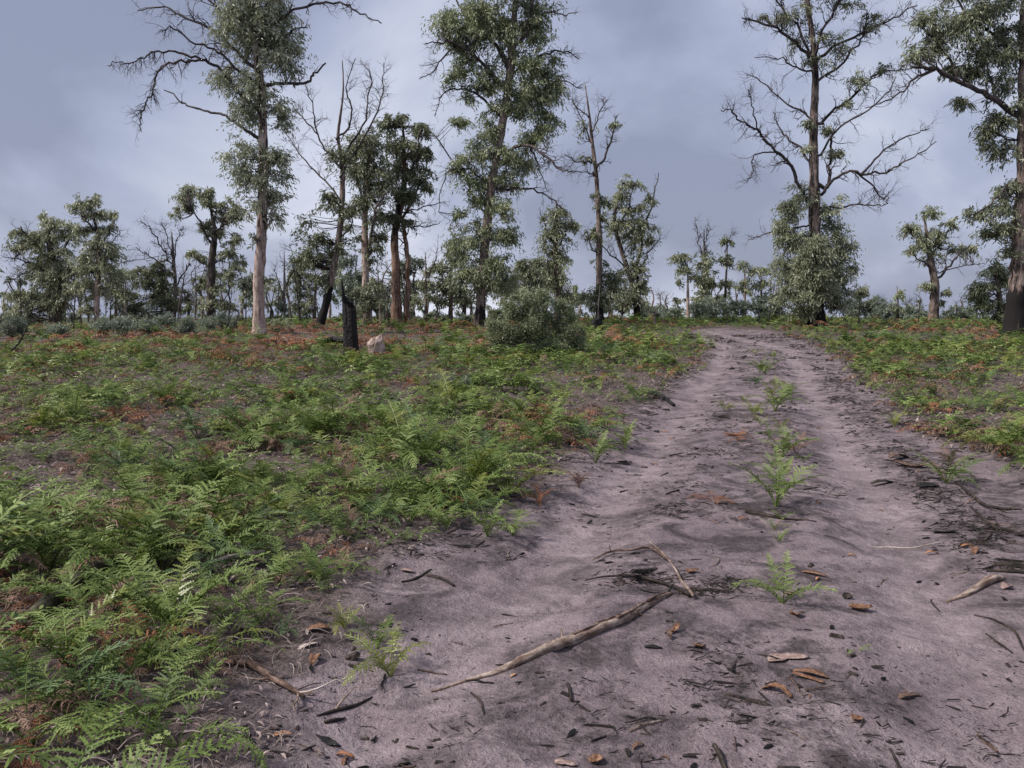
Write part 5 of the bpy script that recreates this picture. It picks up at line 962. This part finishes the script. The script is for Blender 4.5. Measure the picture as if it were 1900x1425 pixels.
# crumbs of bark and charcoal too many to count, and the dead straw under the bracken
def instances(tm, P, ang, sc, tilt, rng):
    V, Q, T = tm; n = len(P); ca, sa = np.cos(ang)[:, None], np.sin(ang)[:, None]; ct, st = np.cos(tilt)[:, None], np.sin(tilt)[:, None]
    vx = V[None, :, 0]*ct+V[None, :, 2]*st; vz = -V[None, :, 0]*st+V[None, :, 2]*ct; vy = np.repeat(V[None, :, 1], n, 0); g = sc[:, None]
    X = np.stack([(vx*ca-vy*sa)*g+P[:, 0:1], (vx*sa+vy*ca)*g+P[:, 1:2], vz*g+P[:, 2:3]], -1).reshape(-1, 3); o = np.arange(n)*len(V)
    return X, (Q[None]+o[:, None, None]).reshape(-1, 4), (None if T is None else (T[None]+o[:, None, None]).reshape(-1, 3))
def debris():
    rng = rng_(66); n = 34000; y_ = 2.2+30*rng.random(n)**2.0; x_ = _le(y_)-.3+(np.minimum(_re(y_), .75*y_+1)-_le(y_)+.6)*rng.random(n)
    b = fbm(x_*1.7+9, y_*1.7+22, 3); lane = np.maximum(np.exp(-((x_-_l1(y_))/.35)**2), np.exp(-((x_-_l2(y_))/.3)**2)); rm = sstep(.1, .8, x_-_l2(y_))
    k = rng.random(n) < np.clip((.10+1.3*sstep(.44, .64, b))*(.5+1.2*rm)-.5*lane+.35*np.maximum(np.exp(-((np.abs(x_-_l1(y_))-.5)/.16)**2), np.exp(-((np.abs(x_-_l2(y_))-.45)/.16)**2))*sstep(.40, .55, b), .04, 1)+.5*(track(x_, y_) < .15); x_, y_ = x_[k], y_[k]; n = len(x_)
    el = rng.integers(0, 3, n); HX, HY = [], []
    for (u, v, su, sv, m) in ((1262, 948, 36, 9, 260), (1340, 1086, 34, 9, 220), (1190, 1076, 40, 7, 160), (1300, 1105, 30, 6, 90), (1690, 862, 26, 14, 300), (1715, 905, 24, 12, 300), (1755, 925, 26, 10, 220), (1800, 965, 30, 14, 300), (1850, 985, 30, 12, 220), (1805, 1010, 26, 9, 160), (1870, 1055, 34, 8, 200),
                              (1600, 800, 24, 9, 160), (1640, 835, 24, 10, 180), (1570, 745, 24, 9, 160), (1640, 762, 40, 8, 200), (1700, 790, 40, 8, 200), (1550, 715, 20, 7, 120), (1400, 830, 36, 6, 120), (1330, 800, 40, 7, 110), (1520, 905, 44, 9, 130), (1440, 955, 50, 9, 120), (1190, 770, 34, 9, 140), (1290, 840, 50, 9, 110), (1120, 800, 30, 10, 160),
                              (1330, 1215, 40, 14, 70), (1370, 1250, 34, 14, 50), (1390, 1330, 40, 20, 60), (1290, 1270, 24, 10, 40), (1550, 1330, 90, 40, 90), (1800, 1340, 70, 40, 90), (770, 1030, 40, 10, 90), (830, 1020, 60, 14, 120), (1060, 940, 40, 10, 80), (1250, 900, 60, 14, 110), (860, 1350, 60, 40, 50), (1130, 1330, 60, 40, 60)):
        for _ in range(int(m*1.3)):
            q = Gp(u+rng.normal(0, su), min(1440, v+rng.normal(0, sv))); HX.append(q[0]); HY.append(q[1])
    x_ = np.concatenate([x_, HX]); y_ = np.concatenate([y_, HY]); el = np.concatenate([el, np.where(rng.random(len(HX)) < .7, 2, 0)]); n = len(x_)
    P = np.stack([x_, y_, gz(x_, y_)-.0015+.012*rng.random(n)*(np.arange(n) >= n-len(HX))], -1); mb = MB()
    for e, (a, bb, c) in enumerate(((.5, .08, .07), (.5, .25, .2), (.5, .05, .05))):
        V = np.array([[-a, -bb*.5, 0], [a*.8, -bb, 0], [a, bb*.6, 0], [-a*.9, bb, 0], [-a*.7, -bb*.4, c], [a*.7, -bb*.7, c*.9], [a*.75, bb*.4, c*1.1], [-a*.75, bb*.7, c]])
        Q = np.array([[4, 5, 6, 7], [0, 1, 5, 4], [1, 2, 6, 5], [2, 3, 7, 6], [3, 0, 4, 7]]); s = el == e; m = s.sum()
        sc = rng.lognormal(-4.5 if e != 2 else -3.85, .6, m)*(1+.10*y_[s]); ang = np.where(rng.random(m) < .55, rng.normal(0, .5, m), rng.uniform(0, 6.28, m))
        X, QQ, _ = instances((V, Q, None), P[s], ang, sc, rng.normal(0, .2, m), rng); mb.add(X, QQ, None, np.repeat(rng.uniform(.1, .6, m), 8))
    o = link('debris', mb.build('debris', M['wood_dark'], smooth=False)); tag(o, 'countless dark bark and charcoal crumbs strewn over the sand', 'debris', None, 'stuff')
debris()
def straw():
    rng = rng_(67); n = 48000; y_ = 1.9+20*rng.random(n)**1.4; x_ = (rng.random(n)*2-1)*(.72*y_+1.5); t = track(x_, y_)
    b = fbm(x_*.9+50, y_*.9+7, 3); k = (t < .12) & (rng.random(n) < (.35+1.0*sstep(.42, .6, b))*np.where(t > -.25, .5, 1)); x_, y_ = x_[k], y_[k]; n = len(x_)
    P = np.stack([x_, y_, gz(x_, y_)+rng.uniform(.0, .09, n)*rng.random(n)], -1); s = np.linspace(-.5, .5, 4); w = np.array([.010, .013, .012, .005]); zz = np.array([0, .09, .08, -.02])
    V = np.concatenate([np.stack([s, np.array([0, .05, .02, -.08])-w, zz], -1), np.stack([s, np.array([0, .05, .02, -.08])+w, zz+.012], -1)]); i = np.arange(3); Q = np.stack([i, i+1, i+5, i+4], -1)
    X, QQ, _ = instances((V, Q, None), P, rng.uniform(0, 6.28, n), rng.uniform(.04, .15, n), rng.normal(0, .32, n), rng)
    n2 = 26000; yy = 1.9+20*rng.random(n2)**1.3; xx = (rng.random(n2)*2-1)*(.72*yy+1.5); kk = (track(xx, yy) < .2) & (rng.random(n2) < .2+1.2*sstep(.44, .58, fbm(xx*1.3+5, yy*1.3+77, 3))); xx, yy = xx[kk], yy[kk]; n2 = len(xx)
    w2 = np.array([.05, .15, .13, .03]); V2 = np.concatenate([np.stack([s, -w2, zz*1.6], -1), np.stack([s, w2, zz*1.2+.03], -1)])
    X2, Q2, _ = instances((V2, Q, None), np.stack([xx, yy, gz(xx, yy)+.03*rng.random(n2)], -1), rng.uniform(0, 6.28, n2), rng.uniform(.03, .085, n2)*np.clip(yy/6, .5, 1.2), rng.normal(0, .3, n2), rng)
    X, QQ, n = np.concatenate([X, X2]), np.concatenate([QQ, Q2+len(X)]), n+n2
    o = link('dead_straw', mesh('dead_straw', X, QQ, None, [M['straw']], attrs={'tint': np.repeat(rng.random(n), 8)})); tag(o, 'tangle of dead fern stalks and leaf litter under the bracken', 'litter', None, 'stuff')
straw()
